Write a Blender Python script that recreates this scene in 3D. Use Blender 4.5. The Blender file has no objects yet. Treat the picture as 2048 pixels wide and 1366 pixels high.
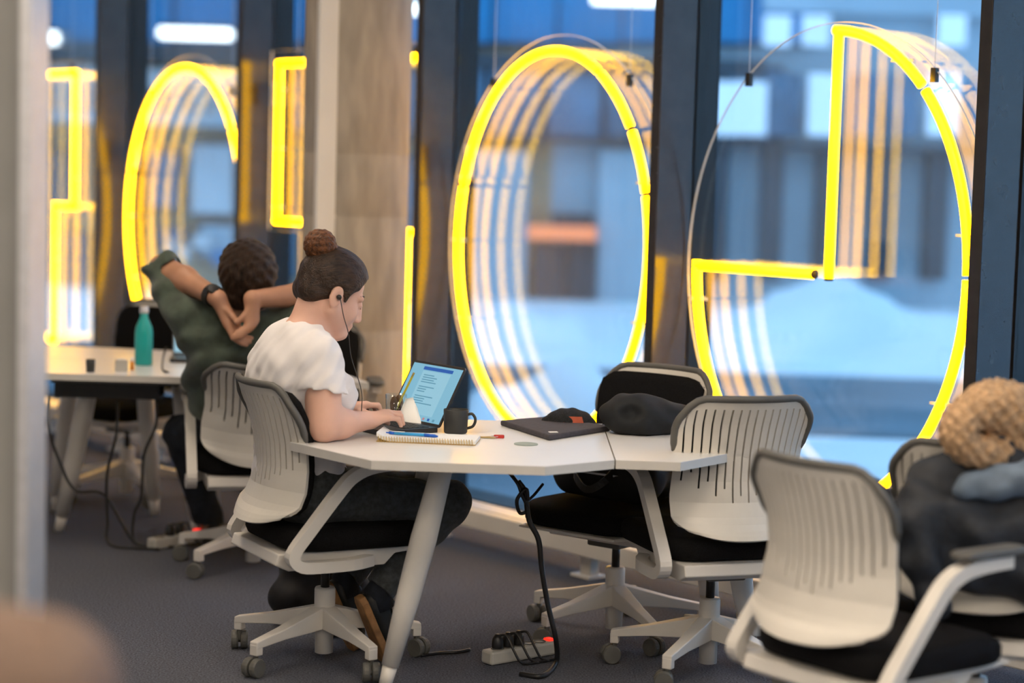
import bpy, math, random
import numpy as np
from mathutils import Vector, Matrix
random.seed(7)
S = bpy.context.scene
COL = S.collection
PI = math.pi

# ------------------------------------------------------------------ camera
FPX, HC, HORIZON, ROLL = 3982.0, 1.55, 342.0, 0.028     # for a 2048 x 1366 frame
PITCH = math.atan((683 - HORIZON) / FPX)
_U0 = Vector((0, math.sin(PITCH), math.cos(PITCH)))
_X0 = Vector((1, 0, 0))
DIR = Vector((0, math.cos(PITCH), -math.sin(PITCH)))
RGT = math.cos(ROLL) * _X0 + math.sin(ROLL) * _U0
UPV = -math.sin(ROLL) * _X0 + math.cos(ROLL) * _U0
CAM = Vector((0, 0, HC))
cam = bpy.data.cameras.new('camera')
cam.sensor_width = 36.0
cam.lens = 36.0 * FPX / 2048
cam.clip_end = 300
cam.dof.use_dof = True
cam.dof.focus_distance = 6.3
cam.dof.aperture_fstop = 1.2
cam_o = bpy.data.objects.new('camera', cam)
COL.objects.link(cam_o)
M = Matrix((RGT, UPV, -DIR)).transposed().to_4x4()
M.translation = CAM
cam_o.matrix_world = M
S.camera = cam_o

# ------------------------------------------------------------------ world, exposure
W_ = bpy.data.worlds.new('dusk')
S.world = W_
W_.use_nodes = True
_bg = W_.node_tree.nodes['Background']
_bg.inputs[0].default_value = (0.33, 0.61, 0.96, 1)
_bg.inputs[1].default_value = 2.2
S.view_settings.view_transform = 'Standard'
S.view_settings.look = 'None'
S.view_settings.exposure = 0.12
S.view_settings.gamma = 1.0
S.view_settings.use_curve_mapping = False
S.cycles.transparent_max_bounces = 32
LAMP_POWER = 25.0          # emission of the ceiling luminaires
NEON_POWER = 14.0

# ------------------------------------------------------------------ pixel -> place
def ray(x, y):
    return RGT * ((x - 1024) / FPX) - UPV * ((y - 683) / FPX) + DIR
def G(x, y, z=0.0):                       # where a pixel meets the height z
    d = ray(x, y)
    return CAM + d * ((z - HC) / d.z)
def PY(x, y, Y):                          # where a pixel meets the depth Y
    d = ray(x, y)
    return CAM + d * (Y / d.y)
# the window wall: UU runs along it towards the viewer, NN points outdoors
UU = Vector(((1024 + 2162) / FPX, -1, 0)).normalized()
NN = Vector((-UU.y, UU.x, 0))
WO = G(1107, 1146)
def WP(u, n, z):
    return WO + UU * u + NN * n + Vector((0, 0, z))
FIN0, BAY = -4.687, 1.582
FIN_N, FIN_D, SIGN_N, GLASS_N = 0.40, 0.30, 0.53, 0.60

# ------------------------------------------------------------------ materials
MATS = {}
def mat(name, col, rough=0.5, metal=0.0, emit=None, power=0.0, var=0.0, scale=20.0, bump=0.0, bscale=None,
        spec=0.5, coat=0.0, stretch=None, sub=0.0, sheen=0.0, col2=None):
    if name in MATS:
        return MATS[name]
    m = bpy.data.materials.new(name)
    m.use_nodes = True
    nt = m.node_tree
    b = nt.nodes['Principled BSDF']
    b.inputs['Base Color'].default_value = (*col, 1)
    b.inputs['Roughness'].default_value = rough
    b.inputs['Metallic'].default_value = metal
    b.inputs['Specular IOR Level'].default_value = spec
    b.inputs['Coat Weight'].default_value = coat
    if sub:
        b.inputs['Subsurface Weight'].default_value = sub
        b.inputs['Subsurface Radius'].default_value = (0.012, 0.005, 0.003)
        b.inputs['Subsurface Scale'].default_value = 1.0
    if sheen:
        b.inputs['Sheen Weight'].default_value = sheen
    if emit:
        b.inputs['Emission Color'].default_value = (*emit, 1)
        b.inputs['Emission Strength'].default_value = power
    if var or bump or col2:
        tc = nt.nodes.new('ShaderNodeTexCoord')
        mp = nt.nodes.new('ShaderNodeMapping')
        if stretch:
            mp.inputs['Scale'].default_value = stretch
        nt.links.new(tc.outputs['Object'], mp.inputs['Vector'])
        nz = nt.nodes.new('ShaderNodeTexNoise')
        nz.inputs['Scale'].default_value = scale
        nz.inputs['Detail'].default_value = 6
        nt.links.new(mp.outputs['Vector'], nz.inputs['Vector'])
        if var or col2:
            cr = nt.nodes.new('ShaderNodeValToRGB')
            a = col2 if col2 else tuple(max(0, c * (1 - var)) for c in col)
            z = col if col2 else tuple(min(1, c * (1 + var)) for c in col)
            cr.color_ramp.elements[0].position = 0.35
            cr.color_ramp.elements[1].position = 0.65
            cr.color_ramp.elements[0].color = (*a, 1)
            cr.color_ramp.elements[1].color = (*z, 1)
            nt.links.new(nz.outputs['Fac'], cr.inputs['Fac'])
            nt.links.new(cr.outputs['Color'], b.inputs['Base Color'])
        if bump:
            n2 = nz
            if bscale:
                n2 = nt.nodes.new('ShaderNodeTexNoise')
                n2.inputs['Scale'].default_value = bscale
                n2.inputs['Detail'].default_value = 4
                nt.links.new(mp.outputs['Vector'], n2.inputs['Vector'])
            bp = nt.nodes.new('ShaderNodeBump')
            bp.inputs['Strength'].default_value = bump
            bp.inputs['Distance'].default_value = 0.01
            nt.links.new(n2.outputs['Fac'], bp.inputs['Height'])
            nt.links.new(bp.outputs['Normal'], b.inputs['Normal'])
    MATS[name] = m
    return m

def glass_mat(name, tint=(0.93, 0.97, 1.0), r0=0.045, rough=0.0, extra=1.0):
    """thin clear sheet: straight-through transparency plus an angle dependent mirror"""
    if name in MATS:
        return MATS[name]
    m = bpy.data.materials.new(name)
    m.use_nodes = True
    nt = m.node_tree
    nt.nodes.clear()
    out = nt.nodes.new('ShaderNodeOutputMaterial')
    mix = nt.nodes.new('ShaderNodeMixShader')
    tr = nt.nodes.new('ShaderNodeBsdfTransparent')
    tr.inputs['Color'].default_value = (*tint, 1)
    gl = nt.nodes.new('ShaderNodeBsdfGlossy')
    gl.inputs['Roughness'].default_value = rough
    ge = nt.nodes.new('ShaderNodeNewGeometry')
    dt = nt.nodes.new('ShaderNodeVectorMath'); dt.operation = 'DOT_PRODUCT'
    nt.links.new(ge.outputs['Incoming'], dt.inputs[0])
    nt.links.new(ge.outputs['Normal'], dt.inputs[1])
    ab = nt.nodes.new('ShaderNodeMath'); ab.operation = 'ABSOLUTE'
    nt.links.new(dt.outputs['Value'], ab.inputs[0])
    su = nt.nodes.new('ShaderNodeMath'); su.operation = 'SUBTRACT'
    su.inputs[0].default_value = 1.0
    nt.links.new(ab.outputs[0], su.inputs[1])
    pw = nt.nodes.new('ShaderNodeMath'); pw.operation = 'POWER'
    pw.inputs[1].default_value = 5.0
    nt.links.new(su.outputs[0], pw.inputs[0])
    ma = nt.nodes.new('ShaderNodeMath'); ma.operation = 'MULTIPLY_ADD'
    ma.inputs[1].default_value = extra
    ma.inputs[2].default_value = r0
    nt.links.new(pw.outputs[0], ma.inputs[0])
    nt.links.new(ma.outputs[0], mix.inputs['Fac'])
    nt.links.new(tr.outputs[0], mix.inputs[1])
    nt.links.new(gl.outputs[0], mix.inputs[2])
    nt.links.new(mix.outputs[0], out.inputs['Surface'])
    MATS[name] = m
    return m

carpet = mat('carpet', (0.115, 0.122, 0.148), 0.95, var=0.45, scale=160, bump=0.6, bscale=420, spec=0.1)
concrete = mat('concrete', (0.37, 0.325, 0.27), 0.8, var=0.16, scale=6, bump=0.15, bscale=60, stretch=(3, 3, 0.6))
white_paint = mat('white_paint', (0.72, 0.71, 0.69), 0.55, var=0.03, scale=4)
ceil_paint = mat('ceiling_paint', (0.55, 0.55, 0.55), 0.9, var=0.03, scale=3)
wall_grey = mat('wall_grey', (0.24, 0.24, 0.235), 0.8, var=0.05, scale=5, bump=0.05, bscale=120)
alu = mat('brushed_aluminium', (0.62, 0.63, 0.66), 0.35, 0.6, var=0.05, scale=40)
fin_dark = mat('dark_anodised', (0.026, 0.022, 0.020), 0.2, 0.0, var=0.1, scale=15, spec=0.5, coat=0.1)
gasket = mat('black_gasket', (0.006, 0.006, 0.007), 0.5, var=0.1)
pane_mat = glass_mat('window_glass', (0.955, 0.975, 0.985))
acryl = glass_mat('clear_acrylic', (0.985, 0.985, 0.98), 0.03, 0.02)
acryl_edge = mat('acrylic_edge', (0.8, 0.78, 0.72), 0.25, var=0.05, spec=0.7)
neon = mat('yellow_neon', (1.0, 0.6, 0.05), 0.4, emit=(1.0, 0.47, 0.0), power=NEON_POWER, var=0.02)
black_cap = mat('black_paint', (0.012, 0.011, 0.01), 0.5, var=0.1)
shell_white = mat('chair_white_plastic', (0.66, 0.63, 0.57), 0.38, var=0.03, scale=8)
frame_white = mat('frame_white', (0.68, 0.65, 0.60), 0.35, var=0.03, scale=8)
trim_grey = mat('grey_rubber', (0.10, 0.098, 0.09), 0.55, var=0.08)
caster_grey = mat('caster_grey', (0.11, 0.11, 0.10), 0.5, var=0.1)
black_fabric = mat('black_fabric', (0.008, 0.008, 0.009), 0.9, var=0.3, scale=300, bump=0.3, spec=0.1)
steel_black = mat('black_steel', (0.012, 0.012, 0.013), 0.3, var=0.1)
table_white = mat('white_laminate', (0.80, 0.79, 0.77), 0.28, var=0.02, scale=3)
table_edge = mat('white_edge_band', (0.62, 0.60, 0.56), 0.4, var=0.02)
skin_w = mat('skin_fair', (0.70, 0.42, 0.315), 0.5, var=0.06, scale=9, sub=0.12, bump=0.04, bscale=250)
skin_m = mat('skin_tan', (0.42, 0.215, 0.13), 0.5, var=0.1, scale=9, sub=0.1, bump=0.05, bscale=200)
hair_dark = mat('hair_dark_brown', (0.030, 0.015, 0.008), 0.42, var=0.55, scale=26, bump=0.55, bscale=70, stretch=(1.0, 5, 3), spec=0.35)
hair_auburn = mat('hair_auburn', (0.115, 0.042, 0.014), 0.42, var=0.6, scale=30, bump=0.6, bscale=55, stretch=(2, 5, 3), spec=0.3)
hair_man = mat('hair_man', (0.026, 0.013, 0.007), 0.5, var=0.6, scale=30, bump=0.8, bscale=90, stretch=(4, 4, 1), spec=0.25)
tee_white = mat('white_cotton', (0.78, 0.75, 0.75), 0.9, var=0.03, scale=12, bump=0.12, bscale=500, sheen=0.2)
tee_green = mat('moss_green_cotton', (0.055, 0.075, 0.055), 0.9, var=0.3, scale=18, bump=0.3, bscale=300, sheen=0.2)
jeans_dark = mat('charcoal_denim', (0.050, 0.056, 0.058), 0.9, var=0.3, scale=60, bump=0.3, bscale=500, sheen=0.1)
navy = mat('navy_denim', (0.008, 0.012, 0.02), 0.9, var=0.3, scale=40)
black_leather = mat('black_leather', (0.008, 0.01, 0.011), 0.45, var=0.3, scale=40)
sole_tan = mat('tan_sole', (0.30, 0.15, 0.055), 0.7, var=0.3, scale=30)
black_plastic = mat('black_plastic', (0.012, 0.012, 0.013), 0.4, var=0.1)

# ------------------------------------------------------------------ mesh helpers
def link(name, me, m, parent=None):
    o = bpy.data.objects.new(name, me)
    COL.objects.link(o)
    if m:
        for q in (m if isinstance(m, (list, tuple)) else [m]):
            me.materials.append(q)
    if parent:
        o.parent = parent
    return o

class MB:
    def __init__(s):
        s.v, s.f = [], []
    def add(s, vs, fs):
        o = len(s.v)
        s.v += [tuple(v) for v in vs]
        s.f += [tuple(i + o for i in f) for f in fs]
        return s
    def box(s, c, d, rz=0.0, mtx=None):
        hx, hy, hz = d[0] / 2, d[1] / 2, d[2] / 2
        vs = [Vector((x, y, z)) for x in (-hx, hx) for y in (-hy, hy) for z in (-hz, hz)]
        R = mtx if mtx else Matrix.Rotation(rz, 3, 'Z')
        vs = [R @ v + Vector(c) for v in vs]
        return s.add(vs, [(0, 1, 3, 2), (4, 6, 7, 5), (0, 4, 5, 1), (2, 3, 7, 6), (0, 2, 6, 4), (1, 5, 7, 3)])
    def hexa(s, lo, hi):                       # two quads (4 points each) joined
        return s.add(list(lo) + list(hi), [(3, 2, 1, 0), (4, 5, 6, 7), (0, 1, 5, 4), (1, 2, 6, 5), (2, 3, 7, 6), (3, 0, 4, 7)])
    def prism(s, poly, z0, z1):
        n = len(poly)
        vs = [(p[0], p[1], z0) for p in poly] + [(p[0], p[1], z1) for p in poly]
        return s.add(vs, [tuple(range(n - 1, -1, -1)), tuple(range(n, 2 * n))] + [(i, (i + 1) % n, n + (i + 1) % n, n + i) for i in range(n)])
    def rings(s, rings, closed=True, caps=True):
        n = len(rings[0])
        vs = [p for r in rings for p in r]
        fs = []
        for a in range(len(rings) - 1):
            for i in range(n if closed else n - 1):
                j = (i + 1) % n
                fs.append((a * n + i, a * n + j, (a + 1) * n + j, (a + 1) * n + i))
        if caps:
            fs.append(tuple(range(n - 1, -1, -1)))
            fs.append(tuple(range((len(rings) - 1) * n, len(rings) * n)))
        return s.add(vs, fs)
    def tube(s, pts, r, n=8, caps=True, flat=None, up=None):
        pts = [Vector(p) for p in pts]
        rr = r if isinstance(r, (list, tuple)) else [r] * len(pts)
        rings = []
        ref = Vector(up) if up else None
        prev = None
        for i, p in enumerate(pts):
            t = (pts[min(i + 1, len(pts) - 1)] - pts[max(i - 1, 0)]).normalized()
            if ref:
                a = ref - t * ref.dot(t)
                a.normalize()
            elif prev is None:
                a = t.orthogonal().normalized()
            else:
                a = (prev - t * prev.dot(t)).normalized()
            prev = a
            b = t.cross(a)
            if flat:                            # rectangular section: flat = (half along a, half along b)
                ring = [p + a * flat[0] + b * flat[1], p - a * flat[0] + b * flat[1], p - a * flat[0] - b * flat[1], p + a * flat[0] - b * flat[1]]
            else:
                ring = [p + (a * math.cos(2 * PI * k / n) + b * math.sin(2 * PI * k / n)) * rr[i] for k in range(n)]
            rings.append(ring)
        return s.rings(rings, True, caps)
    def lathe(s, prof, n=24, c=(0, 0, 0), mtx=None, caps=True):
        rings = []
        for r, z in prof:
            ring = [Vector((r * math.cos(2 * PI * k / n), r * math.sin(2 * PI * k / n), z)) for k in range(n)]
            rings.append([(mtx @ v if mtx else v) + Vector(c) for v in ring])
        return s.rings(rings, True, caps)
    def build(s, name, m, parent=None, smooth=False, bevel=0.0, solid=0.0, subs=0, seg=2):
        me = bpy.data.meshes.new(name)
        me.from_pydata(s.v, [], s.f)
        me.validate()
        import bmesh
        bm = bmesh.new()
        bm.from_mesh(me)
        bmesh.ops.recalc_face_normals(bm, faces=bm.faces)
        bm.to_mesh(me)
        bm.free()
        if smooth:
            for p in me.polygons:
                p.use_smooth = True
        o = link(name, me, m, parent)
        if solid:
            q = o.modifiers.new('solid', 'SOLIDIFY'); q.thickness = solid; q.offset = 0
        if bevel:
            q = o.modifiers.new('bevel', 'BEVEL'); q.width = bevel; q.segments = seg; q.limit_method = 'ANGLE'
        if subs:
            q = o.modifiers.new('subd', 'SUBSURF'); q.levels = subs; q.render_levels = subs
        return o

def arc(c, r, a0, a1, n=8):
    return [(c[0] + r * math.cos(a0 + (a1 - a0) * i / n), c[1] + r * math.sin(a0 + (a1 - a0) * i / n)) for i in range(n + 1)]
def rrect(w, d, r, n=5):
    r = min(r, w / 2 - 1e-4, d / 2 - 1e-4)
    p = []
    for cx, cy, a in ((w / 2 - r, d / 2 - r, 0), (-w / 2 + r, d / 2 - r, PI / 2), (-w / 2 + r, -d / 2 + r, PI), (w / 2 - r, -d / 2 + r, 1.5 * PI)):
        p += arc((cx, cy), r, a, a + PI / 2, n)
    return p
def smooth_path(pts, n=6):
    """Catmull-Rom through the points"""
    P = [Vector(p) for p in pts]
    P = [P[0] * 2 - P[1]] + P + [P[-1] * 2 - P[-2]]
    out = []
    for i in range(1, len(P) - 2):
        for k in range(n):
            t = k / n
            a, b, c, d = P[i - 1], P[i], P[i + 1], P[i + 2]
            out.append(0.5 * (2 * b + (c - a) * t + (2 * a - 5 * b + 4 * c - d) * t * t + (3 * b - a - 3 * c + d) * t ** 3))
    out.append(P[-2])
    return out

def tag(o, label, cat, group=None, kind=None):
    if label: o['label'] = label
    if cat: o['category'] = cat
    if group: o['group'] = group
    if kind: o['kind'] = kind
    return o
def empty(name, loc=(0, 0, 0), rz=0.0, label=None, cat=None, group=None):
    o = bpy.data.objects.new(name, None)
    COL.objects.link(o)
    o.location = loc
    o.rotation_euler = (0, 0, rz)
    o.empty_display_size = 0.1
    return tag(o, label, cat, group)
def struct(o):
    o['kind'] = 'structure'
    return o
def copy_tree(o, parent=None):
    c = o.copy()
    COL.objects.link(c)
    c.parent = parent
    for ch in list(o.children):
        copy_tree(ch, c)
    return c
def face(F):                                   # turn a +Y facing thing towards F
    return math.atan2(F[1], F[0]) - PI / 2

# ------------------------------------------------------------------ soft shapes (signed distance grids)
class SDF:
    def __init__(s, lo, hi, h):
        s.lo = np.array(lo, float); s.h = h
        s.n = np.ceil((np.array(hi, float) - s.lo) / h).astype(int) + 1
        s.D = np.full(tuple(s.n), 0.5, np.float32)
    def _sub(s, lo, hi):
        a = np.clip(np.floor((np.array(lo) - s.lo) / s.h).astype(int), 0, s.n)
        b = np.clip(np.ceil((np.array(hi) - s.lo) / s.h).astype(int) + 1, 0, s.n)
        if np.any(b <= a):
            return None, None
        sl = tuple(slice(i, j) for i, j in zip(a, b))
        ax = [(s.lo[k] + s.h * np.arange(a[k], b[k])).astype(np.float32) for k in range(3)]
        return sl, (ax[0][:, None, None], ax[1][None, :, None], ax[2][None, None, :])
    def _comb(s, sl, d, k, cut):
        D = s.D[sl]
        if cut:
            d = -d
            h = np.clip(0.5 - 0.5 * (D - d) / k, 0, 1)
            s.D[sl] = D + (d - D) * h + k * h * (1 - h)
        else:
            h = np.clip(0.5 + 0.5 * (D - d) / k, 0, 1)
            s.D[sl] = D + (d - D) * h - k * h * (1 - h)
        return s
    def cap(s, a, b, ra, rb=None, k=0.02, cut=False, clip=None):
        rb = ra if rb is None else rb
        a = np.array(a, float); b = np.array(b, float)
        m = max(ra, rb) + k + 3 * s.h
        sl, g = s._sub(np.minimum(a, b) - m, np.maximum(a, b) + m)
        if sl is None: return s
        ba = b - a
        L = max(float(ba @ ba), 1e-9)
        px, py, pz = g[0] - a[0], g[1] - a[1], g[2] - a[2]
        t = np.clip((px * ba[0] + py * ba[1] + pz * ba[2]) / L, 0, 1)
        d = np.sqrt((px - t * ba[0]) ** 2 + (py - t * ba[1]) ** 2 + (pz - t * ba[2]) ** 2) - (ra + (rb - ra) * t)
        if clip is not None:
            o, nr = np.array(clip[0], float), np.array(clip[1], float); nr = nr / np.linalg.norm(nr)
            d = np.maximum(d, (g[0] - o[0]) * nr[0] + (g[1] - o[1]) * nr[1] + (g[2] - o[2]) * nr[2])
        return s._comb(sl, d, k, cut)
    def ell(s, c, r, R=None, k=0.02, cut=False):
        c = np.array(c, float); r = np.array(r, float)
        m = r.max() + k + 3 * s.h
        sl, g = s._sub(c - m, c + m)
        if sl is None: return s
        p = [g[0] - c[0], g[1] - c[1], g[2] - c[2]]
        if R is not None:                      # columns of R are the ellipsoid's axes
            R = np.array(R)
            p = [p[0] * R[0, i] + p[1] * R[1, i] + p[2] * R[2, i] for i in range(3)]
        k0 = np.sqrt(sum((p[i] / r[i]) ** 2 for i in range(3))) + 1e-6
        k1 = np.sqrt(sum((p[i] / r[i] ** 2) ** 2 for i in range(3))) + 1e-6
        return s._comb(sl, k0 * (k0 - 1) / k1, k, cut)
    def plane(s, o, nrm, k=0.004):             # cut away the side the normal points to
        o = np.array(o, float); nrm = np.array(nrm, float); nrm = nrm / np.linalg.norm(nrm)
        sl, g = s._sub(s.lo, s.lo + s.h * s.n)
        d = -((g[0] - o[0]) * nrm[0] + (g[1] - o[1]) * nrm[1] + (g[2] - o[2]) * nrm[2])
        return s._comb(sl, d, k, True)
    def fold(s, amp, waves):                   # cloth folds / strands: sum of sines (kx, ky, kz, phase)
        m = np.abs(s.D) < 0.03
        idx = np.argwhere(m)
        p = (s.lo + idx * s.h)
        d = np.zeros(len(idx))
        for (kx, ky, kz, ph) in waves:
            d += np.sin(p[:, 0] * kx + p[:, 1] * ky + p[:, 2] * kz + ph + 0.8 * np.sin(p[:, 2] * 23 + p[:, 1] * 17 + ph * 2))
        s.D[m] += (amp / len(waves) * d).astype(np.float32)
        return s
    def mesh(s, name, m, parent=None):
        D = s.D
        neg = D < 0
        n = neg.shape
        c = np.zeros((n[0] - 1, n[1] - 1, n[2] - 1), np.int8)
        off = [(i, j, k) for i in (0, 1) for j in (0, 1) for k in (0, 1)]
        for i, j, k in off:
            c += neg[i:n[0] - 1 + i, j:n[1] - 1 + j, k:n[2] - 1 + k]
        cells = np.argwhere((c > 0) & (c < 8))
        idx = np.full(c.shape, -1, np.int32)
        idx[tuple(cells.T)] = np.arange(len(cells))
        val = {o: D[cells[:, 0] + o[0], cells[:, 1] + o[1], cells[:, 2] + o[2]].astype(float) for o in off}
        acc = np.zeros((len(cells), 3)); cnt = np.zeros(len(cells))
        for o in off:
            for ax in range(3):
                if o[ax] == 0:
                    q = list(o); q[ax] = 1; q = tuple(q)
                    a, b = val[o], val[q]
                    mk = (a < 0) != (b < 0)
                    t = np.where(mk, a / np.where(mk, a - b, 1), 0)
                    pt = np.tile(np.array(o, float), (len(cells), 1)); pt[:, ax] = t
                    acc[mk] += pt[mk]; cnt += mk
        V = s.lo + (cells + acc / cnt[:, None]) * s.h
        quads = []
        for ax in range(3):
            b1, b2 = (ax + 1) % 3, (ax + 2) % 3
            sa = [slice(None)] * 3; sb = [slice(None)] * 3
            sa[ax] = slice(0, n[ax] - 1); sb[ax] = slice(1, n[ax])
            e = np.argwhere(neg[tuple(sa)] != neg[tuple(sb)])
            ok = (e[:, b1] > 0) & (e[:, b2] > 0) & (e[:, b1] < n[b1] - 1) & (e[:, b2] < n[b2] - 1)
            e = e[ok]
            inside = neg[tuple(e.T)]
            def cell(d1, d2):
                q = e.copy(); q[:, b1] += d1; q[:, b2] += d2
                return idx[tuple(q.T)]
            Q = np.stack([cell(-1, -1), cell(0, -1), cell(0, 0), cell(-1, 0)], 1)
            Q[~inside] = Q[~inside][:, ::-1]
            quads.append(Q)
        Q = np.concatenate(quads)
        Q = Q[(Q >= 0).all(1)]
        me = bpy.data.meshes.new(name)
        me.vertices.add(len(V)); me.vertices.foreach_set('co', V.astype(np.float32).ravel())
        me.loops.add(len(Q) * 4); me.loops.foreach_set('vertex_index', Q.astype(np.int32).ravel())
        me.polygons.add(len(Q))
        me.polygons.foreach_set('loop_start', (np.arange(len(Q)) * 4).astype(np.int32))
        me.polygons.foreach_set('loop_total', np.full(len(Q), 4, np.int32))
        me.polygons.foreach_set('use_smooth', np.ones(len(Q), bool))
        me.update(calc_edges=True)
        return link(name, me, m, parent)

# ================================================================== THE ROOM
ROOM_H = 3.2
fl = [(-5.2, -2.2), (8.7, -2.2), tuple(WP(12.8, 0.78, 0)[:2]), tuple(WP(-9.5, 0.78, 0)[:2]), (-5.2, 15.6)]
struct(MB().prism(fl, -0.12, 0.0).build('floor', carpet))
struct(MB().prism(fl, ROOM_H, ROOM_H + 0.2).build('ceiling', ceil_paint))
struct(MB().box((-5.3, 6.7, ROOM_H / 2), (0.2, 17.8, ROOM_H)).build('wall_left', white_paint))
struct(MB().box((1.8, -2.3, ROOM_H / 2), (14.0, 0.2, ROOM_H)).build('wall_back', white_paint))

# partition end at the left border of the view
pe = PY(62, 340, 4.05)
part = struct(MB().box((pe.x - 0.62, 4.13, ROOM_H / 2), (1.2, 0.12, ROOM_H)).build('wall_partition', wall_grey))
MB().box((pe.x - 0.011, 4.12, ROOM_H / 2), (0.022, 0.16, ROOM_H)).build('edge_profile', alu, part)

# facade: header, then one fin and one glazed window per bay
RZ_W = math.atan2(UU.y, UU.x)
hd = empty('trim_0', WP(0, 0, 0), RZ_W); hd['kind'] = 'structure'
MB().box((1.65, 0.62, 3.12), (22.3, 0.36, 0.16)).build('header_beam', fin_dark, hd)
MB().box((1.65, 0.66, 0.03), (22.3, 0.20, 0.06)).build('bottom_rail', gasket, hd)
for k in range(-3, 11):
    e = empty('trim_%d' % (k + 4), WP(FIN0 + BAY * k, 0, 0), RZ_W); e['kind'] = 'structure'
    MB().box((0, FIN_N + 0.095, 1.52), (0.05, 0.19, 3.04)).build('fin', fin_dark, e, bevel=0.003)
    MB().box((0, FIN_N + 0.25, 1.55), (0.064, 0.12, 2.98)).build('gasket', gasket, e)
for k in range(-3, 10):
    e = empty('window_%d' % (k + 4), WP(FIN0 + BAY * (k + 0.5), 0, 0), RZ_W); e['kind'] = 'structure'
    for gn in (GLASS_N + 0.004, GLASS_N + 0.052, GLASS_N + 0.10):
        MB().box((0, gn, 1.55), (BAY - 0.064, 0.006, 2.98)).build('pane', pane_mat, e)

# round concrete column with a white cable trunking
CC = PY(712, 333, 8.75)
col = empty('concrete_column', (CC.x, CC.y, 0), 0, 'round bare concrete column with a white cable trunking, behind the woman', 'column')
RC_ = 0.232
MB().lathe([(RC_, 0), (RC_, 0.84), (RC_ - 0.002, 0.845), (RC_, 0.85), (RC_, 1.33), (RC_ - 0.003, 1.336), (RC_, 1.342), (RC_, 1.60), (RC_ - 0.002, 1.604), (RC_, 1.608), (RC_, ROOM_H - 0.002)], 64).build('shaft', concrete, col, smooth=True)
tx = PY(661, 333, 8.75).x - CC.x
MB().box((tx, -math.sqrt(RC_ ** 2 - tx ** 2) - 0.008, ROOM_H / 2), (0.088, 0.05, ROOM_H - 0.01), 0.35).build('cable_trunking', white_paint, col, bevel=0.003)

# low convector benches in front of the glass
def convector(u0, u1, label):
    e = empty('convector', WP((u0 + u1) / 2, 0, 0), RZ_W, label, 'radiator', 'white convectors along the glass')
    L = u1 - u0
    MB().box((0, 0.0825, 0.128), (L, 0.165, 0.074)).build('casing', frame_white, e, bevel=0.006)
    MB().box((0, 0.0825, 0.1665), (L - 0.06, 0.09, 0.004)).build('top_grille', alu, e)
    n = max(2, round(L / 0.8))
    for i in range(n):
        x = -L / 2 + 0.18 + (L - 0.36) * i / (n - 1)
        ft = MB().box((x, 0.075, 0.05), (0.06, 0.045, 0.09)).build('foot', frame_white, e, bevel=0.003)
        MB().box((x, 0.07, 0.006), (0.11, 0.09, 0.012)).build('foot_plate', frame_white, ft, bevel=0.002)
convector(-5.6, -3.55, 'white convector behind the teal bottle table, far left along the glass')
convector(-3.5, -1.80, 'white convector running up to the concrete column')
convector(-1.05, 1.30, 'white convector below the large yellow ring')
convector(1.36, 3.6, 'white convector at the right under the quarter-notched sign')

# ceiling luminaires (out of view, they light the room)
lum = mat('luminaire_diffuser', (0.9, 0.9, 0.88), 0.6, emit=(1.0, 0.83, 0.64), power=LAMP_POWER, var=0.01)
def luminaire(x, y, first=[None]):
    if first[0] is None:
        e = empty('ceiling_light', (x, y, ROOM_H), 0)
        MB().box((0, 0, -0.03), (0.34, 1.5, 0.06)).build('housing', white_paint, e)
        MB().box((0, 0, -0.063), (0.30, 1.46, 0.006)).build('diffuser', lum, e)
        first[0] = e
    else:
        e = copy_tree(first[0]); e.location = (x, y, ROOM_H)
    tag(e, 'long flat ceiling luminaire with a warm white diffuser', 'ceiling light', 'ceiling luminaires')
for x in (-3.6, -1.4, 0.8, 3.0, 5.0):
    for y in (-0.6, 1.8, 4.2, 6.6, 9.0, 11.4):
        p = Vector((x, y, 0))
        if (p - WO).dot(NN) < -0.45 and not (x < -3 and y > 3):
            luminaire(x, y)

# ================================================================== NEON SIGNS
TUBE_R = 0.0188
ZC = 1.232
def sign(bay, name, label):
    u = FIN0 + BAY * (bay + 0.5)
    e = empty(name, WP(u, SIGN_N, ZC), RZ_W, label, 'neon sign', 'yellow neon signs hung in the window bays')
    return e
def tube_part(e, pts, m=neon, r=TUBE_R, name='neon_tube'):
    return MB().tube([(p[0], 0, p[1]) for p in pts], r, 12, True, up=(0, 1, 0)).build(name, m, e, smooth=True)
def standoff(e, x, z):
    MB().tube([(x, 0.01, z), (x, 0.04, z)], 0.006, 8).build('standoff', acryl_edge, e)
    MB().box((x, 0.002, z), (0.10, 0.008, 0.010)).build('tube_clip', acryl_edge, e)
def wire(e, x, z):
    MB().tube([(x, 0.035, z), (x, 0.035, ROOM_H - ZC - 0.01)], 0.0016, 5).build('hanging_wire', alu, e)
    MB().box((x, 0.035, z), (0.022, 0.02, 0.05)).build('wire_clamp', steel_black, e)
def panel(e, poly):
    n = len(poly)
    MB().add([(x, y, z) for y in (0.036, 0.043) for x, z in poly], [tuple(range(n)), tuple(range(2 * n - 1, n - 1, -1))]).build('acrylic_panel', acryl, e)
    MB().add([(x, y, z) for y in (0.0355, 0.0435) for x, z in poly], [(i, (i + 1) % n, n + (i + 1) % n, n + i) for i in range(n)]).build('panel_edge', acryl_edge, e, solid=0.0018)
A_, B_ = 0.636, 0.832
def epts(a0, a1, a=A_, b=B_, n=40):
    return [(a * math.cos(math.radians(a0 + (a1 - a0) * i / n)), b * math.sin(math.radians(a0 + (a1 - a0) * i / n))) for i in range(n + 1)]
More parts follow.
